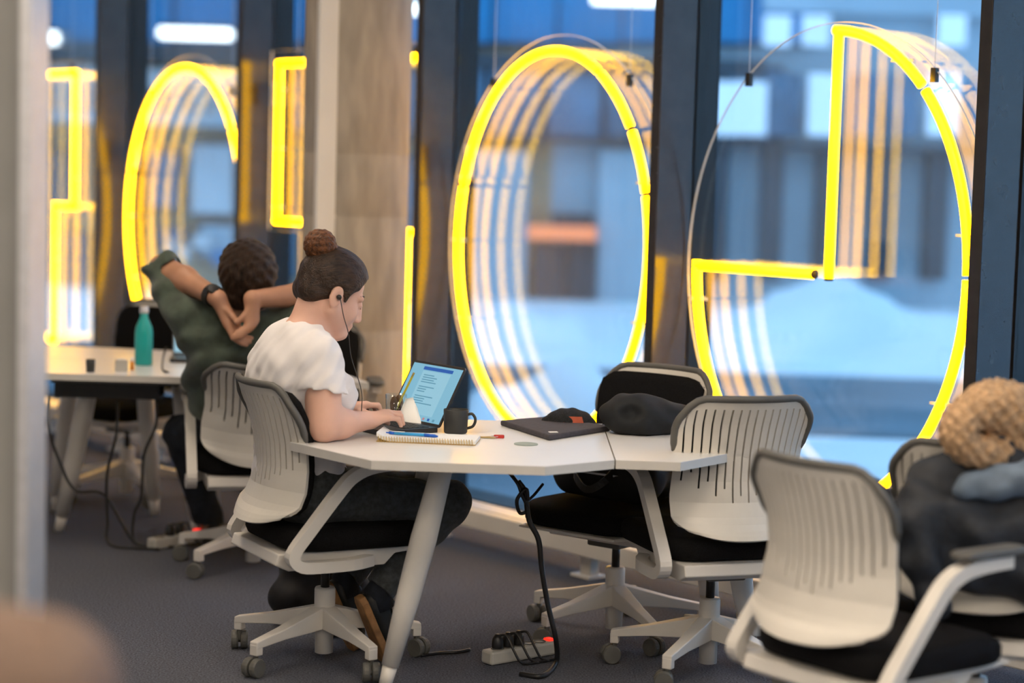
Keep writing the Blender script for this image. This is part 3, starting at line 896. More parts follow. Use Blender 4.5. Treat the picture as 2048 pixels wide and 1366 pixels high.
# ---------------------------------------------------------------- woman in the white tee
def make_woman():
    w = empty('person', (HUB.x, HUB.y, 0), math.atan2(WF.y, WF.x),
              'woman with a hair bun in a white T-shirt typing on the open laptop', 'person')
    Hc = np.array((.040, 0, 1.152)); R = rot((1, -0.04), math.radians(24)); sc = 1.06
    shR, shL = np.array((-.055, -.160, .965)), np.array((-.055, .160, .965))
    elR, elL = np.array((-.062, -.205, .770)), np.array((-.02, .235, .775))
    wrR, wrL = np.array((.115, -.145, .772)), np.array((.135, .110, .775))
    hip = {-1: np.array((-.06, -.085, .545)), 1: np.array((-.06, .085, .545))}
    knee = {-1: np.array((.405, -.105, .490)), 1: np.array((.40, .10, .490))}
    ank = {-1: np.array((.165, -.115, .225)), 1: np.array((.13, .065, .235))}
    # --- body: one continuous surface
    s = SDF((-.30, -.34, .03), (.56, .34, 1.34), .0045)
    T = head(s, Hc, R, sc)
    s.cap((-.058, 0, 1.00), T(-.022, 0, -.04), .050, .047, .03)                 # neck
    s.cap((-.068, 0, 1.03), T(-.055, 0, .0), .040, .040, .03)
    s.cap((-.062, -.12, .985), (-.062, .12, .985), .048, None, .05)            # shoulder girdle
    s.cap((-.06, 0, .95), (-.05, 0, .60), .105, .095, .05)
    for q in (-1, 1):
        s.cap(hip[q], knee[q], .068, .050, .05); s.cap(knee[q], ank[q], .045, .026, .02)
        s.cap(ank[q], ank[q] + np.array((.012, 0, -.05)), .024, .020, .01)
    for sh, el, wr in ((shR, elR, wrR), (shL, elL, wrL)):
        s.cap(sh, el, .049, .046, .03)
        s.cap(sh + (el - sh) * .35, sh + (el - sh) * .75, .050, .048, .03)
        s.cap(el, el + (wr - el) * .35, .044, .042, .03)
        s.cap(el + (wr - el) * .35, wr, .042, .027, .03)
    # right hand
    for kn, pip, tip in (((.182, -.104, .789), (.219, -.098, .786), (.232, -.097, .760)),
                         ((.186, -.124, .791), (.226, -.121, .788), (.238, -.120, .759)),
                         ((.181, -.144, .788), (.220, -.143, .783), (.230, -.142, .756)),
                         ((.171, -.162, .780), (.203, -.163, .775), (.213, -.162, .754))):
        s.cap(wrR, kn, .020, .0115, .012); finger(s, kn, pip, tip)
    s.cap(wrR + np.array((.01, .02, 0)), (.155, -.095, .772), .015, .012, .012)
    finger(s, (.155, -.095, .772), (.184, -.082, .764), (.205, -.084, .752), .010, .008)
    # left hand
    for kn, pip, tip in (((.205, .082, .789), (.243, .075, .786), (.255, .072, .758)),
                         ((.210, .102, .790), (.250, .097, .787), (.262, .095, .757)),
                         ((.205, .122, .787), (.244, .119, .783), (.255, .117, .756)),
                         ((.195, .140, .781), (.226, .138, .775), (.236, .136, .754))):
        s.cap(wrL, kn, .020, .0115, .012); finger(s, kn, pip, tip)
    finger(s, (.178, .078, .772), (.207, .062, .764), (.225, .062, .752), .010, .008)
    bd_ = s.mesh('body', skin_w, w)
    for q in (-1, 1):
        MB().tube(smooth_path([T(.0865, q * .016, .027), T(.0835, q * .032, .031), T(.068, q * .050, .025)], 4), [.002] * 3 + [.003] * 4 + [.0015] * 2, 6).build('eyebrow', hair_dark, bd_, smooth=True)
        MB().tube(smooth_path([T(.0880, q * .024, -.005), T(.0900, q * .031, -.006), T(.0850, q * .040, -.004)], 4), .0010, 5).build('eyelashes', hair_dark, bd_, smooth=True)
    # --- T-shirt
    t = SDF((-.32, -.34, .50), (.22, .34, 1.10), .0045)
    t.cap((-.072, -.055, .935), (-.072, .055, .935), .120, None, .05)
    t.cap((-.085, -.05, .86), (-.06, -.05, .62), .112, .112, .05)
    t.cap((-.085, .05, .86), (-.06, .05, .62), .112, .112, .05)
    t.cap((-.068, -.135, .978), (-.068, .135, .978), .062, None, .05)
    t.cap((-.10, -.09, .90), (-.10, .09, .90), .085, None, .05)
    t.cap((-.075, -.05, 1.015), (-.075, .05, 1.015), .048, None, .05)
    for q in (-1, 1):
        t.ell((.030, q * .066, .842), (.072, .070, .075), None, .035)
        t.cap((-.055, q * .05, .60), (-.05, q * .05, .56), .118, .122, .04)
    t.cap(shR + np.array((0, .01, .0)), elR + np.array((0, 0, .02)), .067, .076, .03, clip=((-.06, -.2, .876), (-.12, 0, -1)))
    t.cap(shL + np.array((0, -.01, .0)), elL + np.array((0, 0, .02)), .067, .076, .03, clip=((-.06, .2, .876), (-.12, 0, -1)))
    t.fold(.0078, [(38, 22, -46, .3), (62, -30, 25, 2.2), (70, 50, -88, 1.9), (-60, 95, 80, .9), (110, -40, -75, 2.6)])
    t.cap((-.060, 0, .998), (.02, 0, 1.16), .062, .090, .006, True)            # neck opening
    t.cap((.03, 0, 1.02), (.05, 0, 1.12), .065, .08, .006, True)
    t.mesh('tshirt', tee_white, w)
    # neck rib
    # --- trousers
    p = SDF((-.26, -.26, .17), (.52, .26, .70), .005)
    p.cap((-.06, -.07, .56), (-.06, .07, .56), .118, None, .04)
    p.cap((-.06, -.05, .62), (-.06, .05, .62), .105, None, .04)
    for q in (-1, 1):
        p.cap(hip[q] + np.array((0, 0, -.005)), knee[q], .086, .066, .04)
        p.cap(knee[q] + np.array((.012, 0, .005)), knee[q] + (ank[q] - knee[q]) * .25, .066, .060, .03)
        d = ank[q] - knee[q]
        p.cap(knee[q], ank[q] + d * .02, .062, .048, .03, clip=(ank[q] - d * .04, d))
        p.cap(knee[q] + d * .84, ank[q], .052, .052, .006, clip=(ank[q] - d * .04, d))
    p.fold(.0035, [(45, 20, -35, .3), (-30, 40, 60, 1.0), (80, 10, 30, 2.0)])
    p.mesh('trousers', jeans_dark, w)
    # drawstring bow
    bow = [(.02, -.155, .60), (.05, -.165, .615), (.09, -.168, .612), (.11, -.168, .595), (.08, -.168, .585), (.045, -.166, .588), (.015, -.166, .565), (-.02, -.165, .55)]
    MB().tube(smooth_path([(x, y + .03, z) for x, y, z in bow], 5), .0022, 6).build('drawstring', black_plastic, w, smooth=True)
    # --- hair
    h = SDF((-.14, -.14, 1.02), (.22, .14, 1.40), .004)
    h.ell(T(-.020, 0, .042), np.array((.1015, .0835, .0965)) * sc, R, .01)
    h.ell(T(.012, 0, .052), np.array((.076, .078, .078)) * sc, R, .02)
    h.cap(T(-.075, -.03, -.02), T(-.075, .03, -.02), .033 * sc, None, .03)
    h.fold(.0016, [(90, 160, 60, .3), (60, -210, 90, 1.4)])
    o_ = T(.055, 0, .040)
    h.plane(o_, R @ np.array((.62, 0, -.80)), .006)                            # hairline
    h.ell(T(.112, 0, .032), np.array((.066, .130, .060)) * sc, R, .010, True)   # face
    for q in (-1, 1):
        h.cap(T(.022, q * .071, .045), T(.020, q * .0715, -.008), .012 * sc, .005 * sc, .012)     # sideburn
        h.ell(T(-.014, q * .082, -.012), np.array((.025, .02, .036)) * sc, R, .006, True)         # ear stays free
    h.mesh('hair', hair_dark, w)
    b = SDF((-.10, -.09, 1.23), (.10, .09, 1.41), .003)
    bc = np.array((-.002, 0.0, 1.304))
    b.ell(bc, (.047, .046, .047), None, .01)
    b.cap(bc + np.array((.005, 0, -.03)), T(-.055, 0, .105), .032, .034, .02)
    for k in range(14):                                                        # twisted strands
        a0 = k * 2 * PI / 14
        pts = []
        for i in range(7):
            th = .35 + i * .36
            ph = a0 + i * .42
            pts.append(bc + .0435 * np.array((math.sin(th) * math.cos(ph), math.sin(th) * math.sin(ph), math.cos(th))))
        for a, c in zip(pts, pts[1:]):
            b.cap(a, c, .0085, None, .004)
    b.fold(.0012, [(240, 180, 160, .2), (-200, 260, 120, 1.1)])
    b.mesh('hair_bun', hair_auburn, w)
    # --- shoes, heels raised
    for q in (-1, 1):
        a = ank[q]
        sh = empty('shoe', (0, 0, 0)); sh.parent = w
        pit = math.radians(66)
        sh.rotation_euler = (0, pit, 0)
        heel = np.array((a[0] - .07, a[1], a[2] - .015))
        sh.location = heel
        out = [(-.005, 0), (.0, .022), (.02, .033), (.07, .035), (.12, .036), (.17, .043), (.21, .040), (.24, .026), (.252, 0)]
        poly = out + [(x, -y) for x, y in out[-2:0:-1]]
        MB().prism(poly, 0, .024).build('sole', sole_tan, sh, bevel=.004)
        rings = []
        for f_, z in ((1.0, .024), (.98, .045), (.90, .07), (.70, .088)):
            rings.append([(.005 + x * (f_ if x > .1 else 1) * (1 if z < .08 else .62), y * (1 if z < .05 else .9 if z < .08 else .8), z - .02 * max(0, (x - .15) / .1) * (z > .04)) for x, y in poly])
        MB().rings(rings).build('upper', black_leather, sh, smooth=True)
        d = np.array(a) - knee[q]
        sk = MB().tube([knee[q] + d * .85, a, a + np.array((.02, 0, -.05))], [.040, .043, .044], 14).build('sock', navy, w, smooth=True)
    return w, T
woman, WT = make_woman()

# earphones: a bud in the ear, a thin lead running down the chest
ep = empty('earphones', (HUB.x, HUB.y, 0), math.atan2(WF.y, WF.x), 'black in-ear earphone with a thin lead down the woman\'s cheek and chest', 'earphones')
ear = WT(-.006, -.083, -.006)
MB().lathe([(.0, -.006), (.007, -.006), (.0085, .0), (.006, .008), (.0, .009)], 14, ear, Matrix.Rotation(PI / 2, 3, 'X'), caps=False).build('earbud', black_plastic, ep, smooth=True)
lead = [ear + np.array((.002, -.006, -.005)), ear + np.array((.012, -.012, -.06)), ear + np.array((.03, -.008, -.11)), np.array((.085, -.06, .96)), np.array((.11, -.085, .86)), np.array((.115, -.08, .79))]
MB().tube(smooth_path([tuple(v) for v in lead], 6), .0014, 6).build('lead', black_plastic, ep, smooth=True)

# ---------------------------------------------------------------- man in green, hands behind his head
def make_man():
    O_ = np.array((-0.975, 7.52, 0))
    P = lambda x, y, Y: np.array(PY(x, y, Y - (.06 if Y < 7.6 else 0))) - O_
    m = empty('person', tuple(O_), 0, 'man in a moss green T-shirt leaning back with hands clasped behind his head', 'person')
    Hc = P(495, 562, 7.36); R = rot((-.15, .98), math.radians(-14)); sc = 1.12
    shL, shR = P(372, 628, 7.34), P(588, 655, 7.34)
    elL, elR = P(326, 535, 7.46), P(668, 585, 7.44)
    wrL, wrR = P(436, 597, 7.22), P(505, 598, 7.21)
    hipL, hipR = np.array((-.09, .06, .56)), np.array((.09, .07, .56))
    knL, knR = P(366, 868, 7.90), np.array((.20, .46, .52))
    anL, anR = P(424, 1062, 8.06), np.array((.22, .62, .10))
    s = SDF((-.52, -.60, .02), (.52, .75, 1.30), .0055)
    T = head(s, Hc, R, sc)
    chest = P(468, 690, 7.36); waist = P(462, 800, 7.57)
    s.cap(T(-.03, 0, -.03), P(482, 640, 7.36), .058, .062, .03)
    s.cap(P(420, 650, 7.36), P(545, 665, 7.36), .075, None, .05)
    s.cap(chest, waist, .10, .09, .05); s.cap(waist, np.array((0, .06, .56)), .09, .10, .05)
    s.cap(hipL, knL, .075, .055, .05); s.cap(hipR, knR, .075, .055, .05)
    s.cap(knL, anL, .05, .036, .03); s.cap(knR, anR, .05, .036, .03)
    for an in (anL, anR):
        s.cap(an, an + np.array((-.03, .13, -.05)), .032, .028, .03)
    for sh, el, wr in ((shL, elL, wrL), (shR, elR, wrR)):
        s.cap(sh, el, .052, .046, .03)
        s.cap(el, el + (wr - el) * .4, .046, .046, .02); s.cap(el + (wr - el) * .4, wr, .046, .031, .03)
    # left hand (left in the picture): palm down along the nape, fingers laid under the other hand
    kl = [P(452, 648, 7.20), P(460, 652, 7.205), P(468, 654, 7.215), P(475, 652, 7.225)]
    fl_ = [(P(466, 676, 7.195), P(484, 688, 7.20)), (P(474, 680, 7.20), P(492, 690, 7.205)), (P(482, 680, 7.205), P(499, 684, 7.21)), (P(488, 674, 7.22), P(503, 676, 7.22))]
    for k_, (a, b) in zip(kl, fl_):
        s.cap(wrL, k_, .025, .0135, .012); finger(s, k_, a, b, .0105, .0085)
    finger(s, P(452, 618, 7.20), P(466, 634, 7.19), P(476, 648, 7.185), .012, .0095)
    # right hand: wraps over it
    kr = [P(512, 640, 7.20), P(507, 647, 7.19), P(501, 653, 7.185), P(495, 657, 7.18)]
    fr = [(P(498, 657, 7.175), P(482, 658, 7.172)), (P(492, 662, 7.170), P(474, 664, 7.168)), (P(486, 668, 7.167), P(468, 671, 7.166)), (P(482, 674, 7.167), P(466, 677, 7.167))]
    for k_, (a, b) in zip(kr, fr):
        s.cap(wrR, k_, .025, .0135, .012); finger(s, k_, a, b, .0105, .0085)
    finger(s, P(497, 620, 7.19), P(484, 636, 7.18), P(474, 645, 7.176), .012, .0095)
    s.mesh('body', skin_m, m)
    # T-shirt
    t = SDF((-.54, -.62, .50), (.54, .35, 1.24), .0055)
    t.cap(P(415, 655, 7.36), P(548, 672, 7.36), .102, None, .05)
    t.cap(P(420, 690, 7.36), P(425, 790, 7.56), .105, .10, .05)
    t.cap(P(520, 700, 7.36), P(505, 800, 7.56), .108, .10, .05)
    t.cap(P(455, 700, 7.36), P(460, 790, 7.56), .118, .11, .05)
    t.cap(P(465, 800, 7.56), np.array((0, .06, .60)), .115, .125, .05)
    for sh, el, n_ in ((shL, elL, 1), (shR, elR, 1)):
        d = el - sh
        t.cap(sh - d * .1, el + d * .12, .080, .072, .03, clip=(el - d * (.0 if sh is shL else .12), d + np.array((0.0, 0, .0))))
    t.fold(.020, [(26, 10, -34, .3), (34, 0, 26, 1.0), (-16, 12, 52, 2.0), (48, 10, -20, .5)])
    t.cap(P(490, 640, 7.36), T(-.01, 0, -.02), .070, .085, .008, True)
    t.cap(elL + (wrL - elL) * .12, wrL, .052, .04, .006, True)
    t.mesh('tshirt', tee_green, m)
    # trousers
    p = SDF((-.45, -.28, .08), (.42, .75, .72), .006)
    p.cap((-.07, .06, .575), (.07, .06, .575), .115, None, .04)
    for h_, k_, a_ in ((hipL, knL, anL), (hipR, knR, anR)):
        p.cap(h_, k_, .092, .074, .04)
        p.cap(k_, a_, .074, .058, .03)
    p.fold(.004, [(40, 20, -35, .3), (-30, 40, 60, 1.0)])
    p.mesh('trousers', navy, m)
    # hair
    h = SDF(tuple(Hc - .19), tuple(Hc + .19), .0045)
    h.ell(T(-.024, 0, .040), np.array((.104, .097, .096)) * sc, R, .01)
    h.ell(T(.03, 0, .062), np.array((.078, .088, .070)) * sc, R, .02)
    h.cap(T(-.070, -.035, -.035), T(-.070, .035, -.035), .040 * sc, None, .03)
    h.fold(.0045, [(110, 60, 140, .3), (-90, 70, 170, 1.4), (160, -40, -90, .9)])
    h.plane(T(.05, 0, .03), R @ np.array((.66, 0, -.75)), .008)
    for q in (-1, 1):
        h.ell(T(-.012, q * .092, -.012), np.array((.022, .016, .034)) * sc, R, .006, True)
    h.mesh('hair', hair_man, m)
    # shoes
    for an in (anL, anR):
        sh = empty('shoe', tuple(an + np.array((.01, -.045, -an[2] + .002)))); sh.parent = m
        sh.rotation_euler = (0, 0, math.radians(100))
        out = [(-.01, 0), (-.002, .025), (.02, .036), (.08, .037), (.13, .042), (.19, .047), (.24, .04), (.265, .022), (.272, 0)]
        poly = out + [(x, -y) for x, y in out[-2:0:-1]]
        MB().prism(poly, 0, .022).build('sole', black_cap, sh, bevel=.004)
        MB().rings([[(x * (1 if z < .06 else .6), y * (1 if z < .05 else .85), z - .015 * max(0, (x - .15) / .1) * (z > .04)) for x, y in poly] for z in (.022, .05, .08, .115)]).build('upper', black_leather, sh, smooth=True)
    return m, wrL, elL, O_
man, mW, mE, mO = make_man()
# wrist watch
d = Vector(mW - mE).normalized()
wc = Vector(mO) + Vector(mE) + (Vector(mW - mE)) * .90
wt = empty('wrist_watch', tuple(wc), 0, 'black wrist watch on the man\'s left forearm', 'watch')
q_ = d.to_track_quat('Z', 'Y').to_matrix()
MB().lathe([(.035, -.014), (.040, -.014), (.040, .014), (.035, .014), (.035, -.014)], 24, (0, 0, 0), q_, caps=False).build('strap', black_plastic, wt, smooth=False)
MB().lathe([(.0, .036), (.019, .036), (.019, .046), (.0, .047)], 20, (0, 0, 0), Vector((.2, -.75, .6)).to_track_quat('Z', 'Y').to_matrix(), caps=False).build('case', steel_black, wt)

# ================================================================== THINGS ON THE LAPTOP TABLE
def on(x, y, z=TT):
    p = G(x, y, z); return (p.x, p.y, z)
dark_metal = mat('dark_laptop_metal', (0.035, 0.035, 0.038), 0.4, 0.3, var=0.05)
key_black = mat('key_black', (0.012, 0.012, 0.013), 0.5, var=0.1)
scr = mat('screen_light_blue', (0.02, 0.02, 0.02), 0.25, emit=(0.22, 0.50, 0.66), power=0.85, var=0.02)
scr_page = mat('screen_page', (0.02, 0.02, 0.02), 0.25, emit=(0.30, 0.58, 0.72), power=0.85, var=0.02)
scr_blue = mat('screen_toolbar', (0.02, 0.02, 0.02), 0.25, emit=(0.01, 0.10, 0.42), power=0.85, var=0.02)
scr_text = mat('screen_text', (0.02, 0.02, 0.02), 0.25, emit=(0.10, 0.30, 0.42), power=0.85, var=0.02)
scr_red = mat('screen_icon', (0.02, 0.02, 0.02), 0.25, emit=(0.5, 0.25, 0.3), power=0.8, var=0.02)
def laptop(c, F, beta, label, W=.315, D=.215, content=True):
    e = empty('laptop', c, face(F), label, 'laptop', 'open laptops')
    b = MB().prism([(x, y - D / 2) for x, y in rrect(W, D, .012)], .0, .016).build('base', dark_metal, e, bevel=.002)
    km = MB()
    for r in range(5):
        for k in range(14):
            km.box((-W / 2 + .025 + k * (W - .05) / 13, -.035 - r * .019, .0168), (.016, .0155, .0016))
    km.build('keyboard', key_black, b)
    MB().box((0, -.165, .0163), (.1, .06, .0008)).build('touchpad', black_plastic, b)
    sx = Matrix.Rotation(math.radians(90 - beta), 4, 'X')                    # lid leans away from the user
    lid = MB().prism(rrect(W, D - .005, .010), -.003, .003).build('lid', dark_metal, e, bevel=.001)
    M0 = Matrix.Translation((0, .002, .014)) @ sx @ Matrix.Rotation(PI / 2, 4, 'X') @ Matrix.Translation((0, (D - .005) / 2, 0))
    lid.matrix_basis = M0
    def q(name, m, x0, y0, x1, y1, z):
        return MB().box(((x0 + x1) / 2, (y0 + y1) / 2, z), (x1 - x0, y1 - y0, .0006)).build(name, m, lid)
    w2, h2 = W / 2 - .008, (D - .005) / 2 - .009
    q('screen', scr, -w2, -h2, w2, h2, .0032)
    if content:
        q('toolbar', scr_blue, -w2 * .52, h2 * .80, w2 * .66, h2 * .92, .0038)
        q('page', scr_page, -w2 * .50, -h2 * .80, w2 * .62, h2 * .76, .0037)
        rnd = random.Random(3)
        for i in range(13):
            y = h2 * (.60 - .085 * i)
            if i in (4, 8):
                continue
            q('text_line', scr_text, -w2 * .40, y, -w2 * .40 + w2 * rnd.uniform(.3, .8), y + h2 * .035, .0042)
        for i in range(7):
            x = -w2 * .5 + i * w2 * .2
            q('taskbar_icon', (scr_text, scr_red, scr_blue)[i % 3], x, -h2 * .96, x + w2 * .08, -h2 * .87, .0038)
    return e
RCn = G(878, 865, TT)
dL = Vector((-.59, .81, 0))
hc_ = RCn + dL * .15
laptop((hc_.x, hc_.y, TT), (.81, .59), 118, 'open dark laptop with a document on screen in front of the woman', W=.30)

# spiral notebook with a pen on it
nb0, nb1 = G(752, 884, TT), G(950, 892, TT)
ex = Vector((nb1.x - nb0.x, nb1.y - nb0.y, 0)); nbW = ex.length; ex.normalize(); ey = Vector((-ex.y, ex.x, 0))
nb = empty('spiral_notebook', (nb0.x, nb0.y, TT), math.atan2(ex.y, ex.x), 'open white spiral notebook with gilt wire, near edge of the laptop table', 'notebook')
paper = mat('paper_white', (0.82, 0.82, 0.80), 0.8, var=0.03, scale=6)
card = mat('kraft_card', (0.50, 0.34, 0.13), 0.7, var=0.15, scale=20)
gilt = mat('gilt_wire', (0.55, 0.38, 0.10), 0.35, 0.8, var=0.1)
nD = .15
MB().box((nbW / 2, nD / 2 + .004, .0015), (nbW, nD, .003)).build('back_cover', card, nb)
rows = []
for (z0, z1) in ((.003, .0135),):
    xs = [i / 16 for i in range(17)]
    top = [(x * nbW, z1 + .016 * max(0, (.14 - x) / .14) ** 2) for x in xs]
    vs, fs = [], []
    for y in (.006, nD):
        vs += [(x, y, z) for x, z in top] + [(x, y, z0 + (z - z1) * .9) for x, z in top]
    n_ = 17
    for i in range(16):
        fs += [(i, i + 1, 2 * n_ + i + 1, 2 * n_ + i), (n_ + i, 3 * n_ + i, 3 * n_ + i + 1, n_ + i + 1), (i, n_ + i, n_ + i + 1, i + 1), (2 * n_ + i, 2 * n_ + i + 1, 3 * n_ + i + 1, 3 * n_ + i)]
    fs += [(0, 2 * n_, 3 * n_, n_), (16, n_ + 16, 3 * n_ + 16, 2 * n_ + 16)]
    MB().add(vs, fs).build('pages', paper, nb)
hel = [(.004 + (nbW - .008) * t / 360, .004 + .0085 * math.cos(t * 2 * PI / 10), .009 + .0085 * math.sin(t * 2 * PI / 10)) for t in range(361)]
MB().tube(hel, .0011, 5).build('spiral_wire', gilt, nb)
pen_b = mat('pen_blue', (0.01, 0.12, 0.62), 0.3, var=0.03)
pen_l = mat('pen_light_blue', (0.03, 0.35, 0.75), 0.3, var=0.03)
pn = empty('ballpoint_pen', (nb0.x, nb0.y, TT + .0195), math.atan2(ex.y, ex.x), 'blue ballpoint pen lying on the spiral notebook', 'pen')
MB().tube([(.045, .075, .0), (.095, .066, 0), (.14, .058, .0)], .0048, 12).build('barrel', pen_l, pn, smooth=True)
MB().tube([(.140, .058, 0), (.172, .0525, -.001), (.182, .051, -.002)], [.0052, .005, .002], 12).build('grip', pen_b, pn, smooth=True)
MB().tube([(.028, .078, .0), (.045, .075, 0)], .0045, 12).build('cap_end', pen_b, pn, smooth=True)
MB().tube([(.018, .080, .0), (.028, .078, 0)], .002, 8).build('push_button', pen_b, pn)
MB().box((.058, .070, .0055), (.04, .004, .002), -.17).build('clip', paper, pn)

# mug
mg = empty('mug', on(911, 866), 0, 'dark grey coffee mug beside the laptop screen', 'mug')
mugm = mat('mug_dark_grey', (0.028, 0.030, 0.028), 0.5, var=0.1, scale=30)
MB().lathe([(.0, .002), (.034, .0), (.037, .004), (.0395, .074), (.0385, .076), (.0365, .073), (.034, .008), (.0, .007)], 32, caps=False).build('cup', mugm, mg, smooth=True)
MB().tube(smooth_path([(.037, 0, .060), (.052, -.003, .062), (.062, -.004, .045), (.055, -.003, .024), (.037, 0, .016)], 5), .0045, 10).build('handle', mugm, mg, smooth=True)

# tumbler holding sunglasses and a pencil
gp = on(791, 848)
gl = tag(MB().lathe([(.0, .0), (.029, .0), (.031, .004), (.035, .098), (.0335, .098), (.0295, .008), (.0, .008)], 32, gp, caps=False).build('drinking_glass', glass_mat('tumbler_glass', (.96, .98, .98), .06), None, smooth=True), 'clear drinking glass holding sunglasses, beside the typing hand', 'glass')
tort = mat('tortoise_brown', (0.14, 0.065, 0.02), 0.25, var=0.4, scale=40)
sg = empty('sunglasses', (gp[0], gp[1], TT + .01), .3, 'brown tortoiseshell sunglasses standing in the drinking glass', 'sunglasses')
for x, z, a in ((-.008, .055, .25), (.012, .058, -.35)):
    MB().lathe([(.0, -.0015), (.017, -.0015), (.019, .0), (.017, .0015), (.0, .0015)], 24, (x, -.004 if x < 0 else .006, z), Matrix.Rotation(a, 3, 'Z') @ Matrix.Rotation(PI / 2, 3, 'X') @ Matrix.Diagonal((.75, 1.45, 1)), caps=False).build('lens', tort, sg, smooth=True)
MB().tube([(-.004, -.003, .075), (.006, .004, .077)], .002, 6).build('bridge', tort, sg)
for x in (-.012, .016):
    MB().tube([(x, 0, .045), (x * .8, .004, .005)], .0018, 6).build('temple', tort, sg)
ye = mat('yellow_pencil', (0.55, 0.45, 0.02), 0.4, var=0.05)
pc = empty('pencil', (gp[0], gp[1], TT + .01), 0, 'yellow pencil leaning out of the drinking glass', 'pencil')
MB().tube([(-.015, .004, .004), (.050, .012, .145)], .0038, 6).build('shaft', ye, pc)
MB().tube([(.050, .012, .145), (.056, .0127, .158)], [.0038, .0036], 6).build('ferrule', gilt, pc)

# curled sheet of paper leaning between glass and laptop
vs, fs = [], []
c4_ = [PY(799, 845, 6.37), PY(851, 857, 6.31), PY(833, 794, 6.44), PY(813, 797, 6.43)]
for j in range(9):
    t = j / 8
    for i in range(5):
        s_ = i / 4
        a_ = c4_[0].lerp(c4_[1], s_); b_ = c4_[3].lerp(c4_[2], s_)
        vs.append(a_.lerp(b_, t) + Vector((-.012, -.012, 0)) * math.sin(t * PI) * .6)
for j in range(8):
    for i in range(4):
        fs.append((j * 5 + i, j * 5 + i + 1, j * 5 + 6 + i, j * 5 + 5 + i))
tag(MB().add(vs, fs).build('paper_sheet', paper, None, smooth=True, solid=.0006), 'white curled sheet of paper leaning against the laptop screen beside the typing hand', 'paper')

# dark folio, tag, keys, coaster, beanie
fo = [on(1000, 851), on(1095, 843), on(1222, 862), on(1098, 882)]
folio_m = mat('folio_felt', (0.052, 0.048, 0.058), 0.8, var=0.15, scale=60)
fc = Vector([sum(p[i] for p in fo) / 4 for i in range(3)])
fe = empty('laptop_sleeve', tuple(fc), 0, 'dark grey felt laptop sleeve lying on the laptop table', 'sleeve')
MB().prism([(p[0] - fc.x, p[1] - fc.y) for p in fo], 0.0, .018).build('pouch', folio_m, fe, bevel=.006)
MB().box(((fo[3][0] - fc.x) * .72 + .01, (fo[3][1] - fc.y) * .75, .019), (.028, .016, .003), .3).build('tag', paper, fe)
ky = empty('key_bunch', on(998, 876), .2, 'bunch of keys with a red fob beside the dark sleeve', 'keys')
red = mat('red_plastic', (0.55, 0.03, 0.02), 0.4, var=0.05)
brass = mat('key_brass', (0.45, 0.35, 0.15), 0.35, 0.7, var=0.1)
MB().prism(rrect(.032, .018, .006), 0, .010).build('fob', red, ky, bevel=.002)
for a in (-.3, .15):
    MB().box((-.038, a * .03, .003), (.05, .009, .003), a).build('key', brass, ky)
MB().tube([(.012 * math.cos(2 * PI * i / 16) - .014, .012 * math.sin(2 * PI * i / 16), .005) for i in range(17)], .0012, 5).build('key_ring', alu, ky)
tag(MB().lathe([(.0, .0), (.036, .0), (.037, .0015), (.036, .003), (.0, .003)], 28, on(1052, 889), caps=False).build('coaster', mat('grey_green_rubber', (0.30, 0.36, 0.32), 0.6, var=0.08)), 'thin grey-green round coaster on the laptop table', 'coaster')

wool = mat('black_wool', (0.010, 0.011, 0.013), 0.95, var=0.4, scale=120, bump=0.5, bscale=260)
def soft(name, fill, m, lo, hi, h=.006, parent=None):
    s = SDF(lo, hi, h); fill(s); return s.mesh(name, m, parent)
bp = Vector(on(1138, 851))
bn = empty('beanie', tuple(bp), 0, 'black knitted beanie with an orange patch behind the dark sleeve', 'hat')
def f_(s):
    s.ell((0, 0, .0), (.088, .075, .058), None, .01)
    s.cap((-.07, -.02, .012), (.07, -.03, .012), .018, None, .02)
    s.fold(.002, [(160, 20, 30, 0), (120, -60, 50, 1)])
    s.plane((0, 0, .002), (0, 0, -1))
soft('knit', f_, wool, (-.12, -.11, -.02), (.12, .11, .09), .004, bn)
MB().rings([[(.012 + dx * q, -.074 + .02 * (z / .04) ** 2, z) for dx, z in ((-.035, .012), (.035, .012), (.028, .036), (-.024, .036))] for q in (1, .98)], caps=True).build('patch', mat('orange_patch', (0.35, 0.07, 0.03), 0.8, var=0.2), bn, solid=.002)

jp = Vector(on(1288, 868))
def f_(s):
    s.ell((-.03, 0, .06), (.115, .085, .072), None, .02)
    s.cap((.06, .02, .05), (.13, .05, .05), .052, .045, .04)
    s.ell((-.055, -.085, .075), (.035, .03, .022), None, .02, True)
    s.fold(.006, [(50, 30, 60, 0), (-40, 60, 40, 1), (70, -30, 20, 2)])
    s.plane((0, 0, .002), (0, 0, -1))
jk = soft('rolled_jacket', f_, mat('black_nylon', (0.006, 0.008, 0.010), 0.8, var=0.3, scale=30), (-.2, -.15, -.02), (.22, .15, .17), .005)
jk.location = jp
tag(jk, 'black rolled-up jacket on the side table', 'jacket')

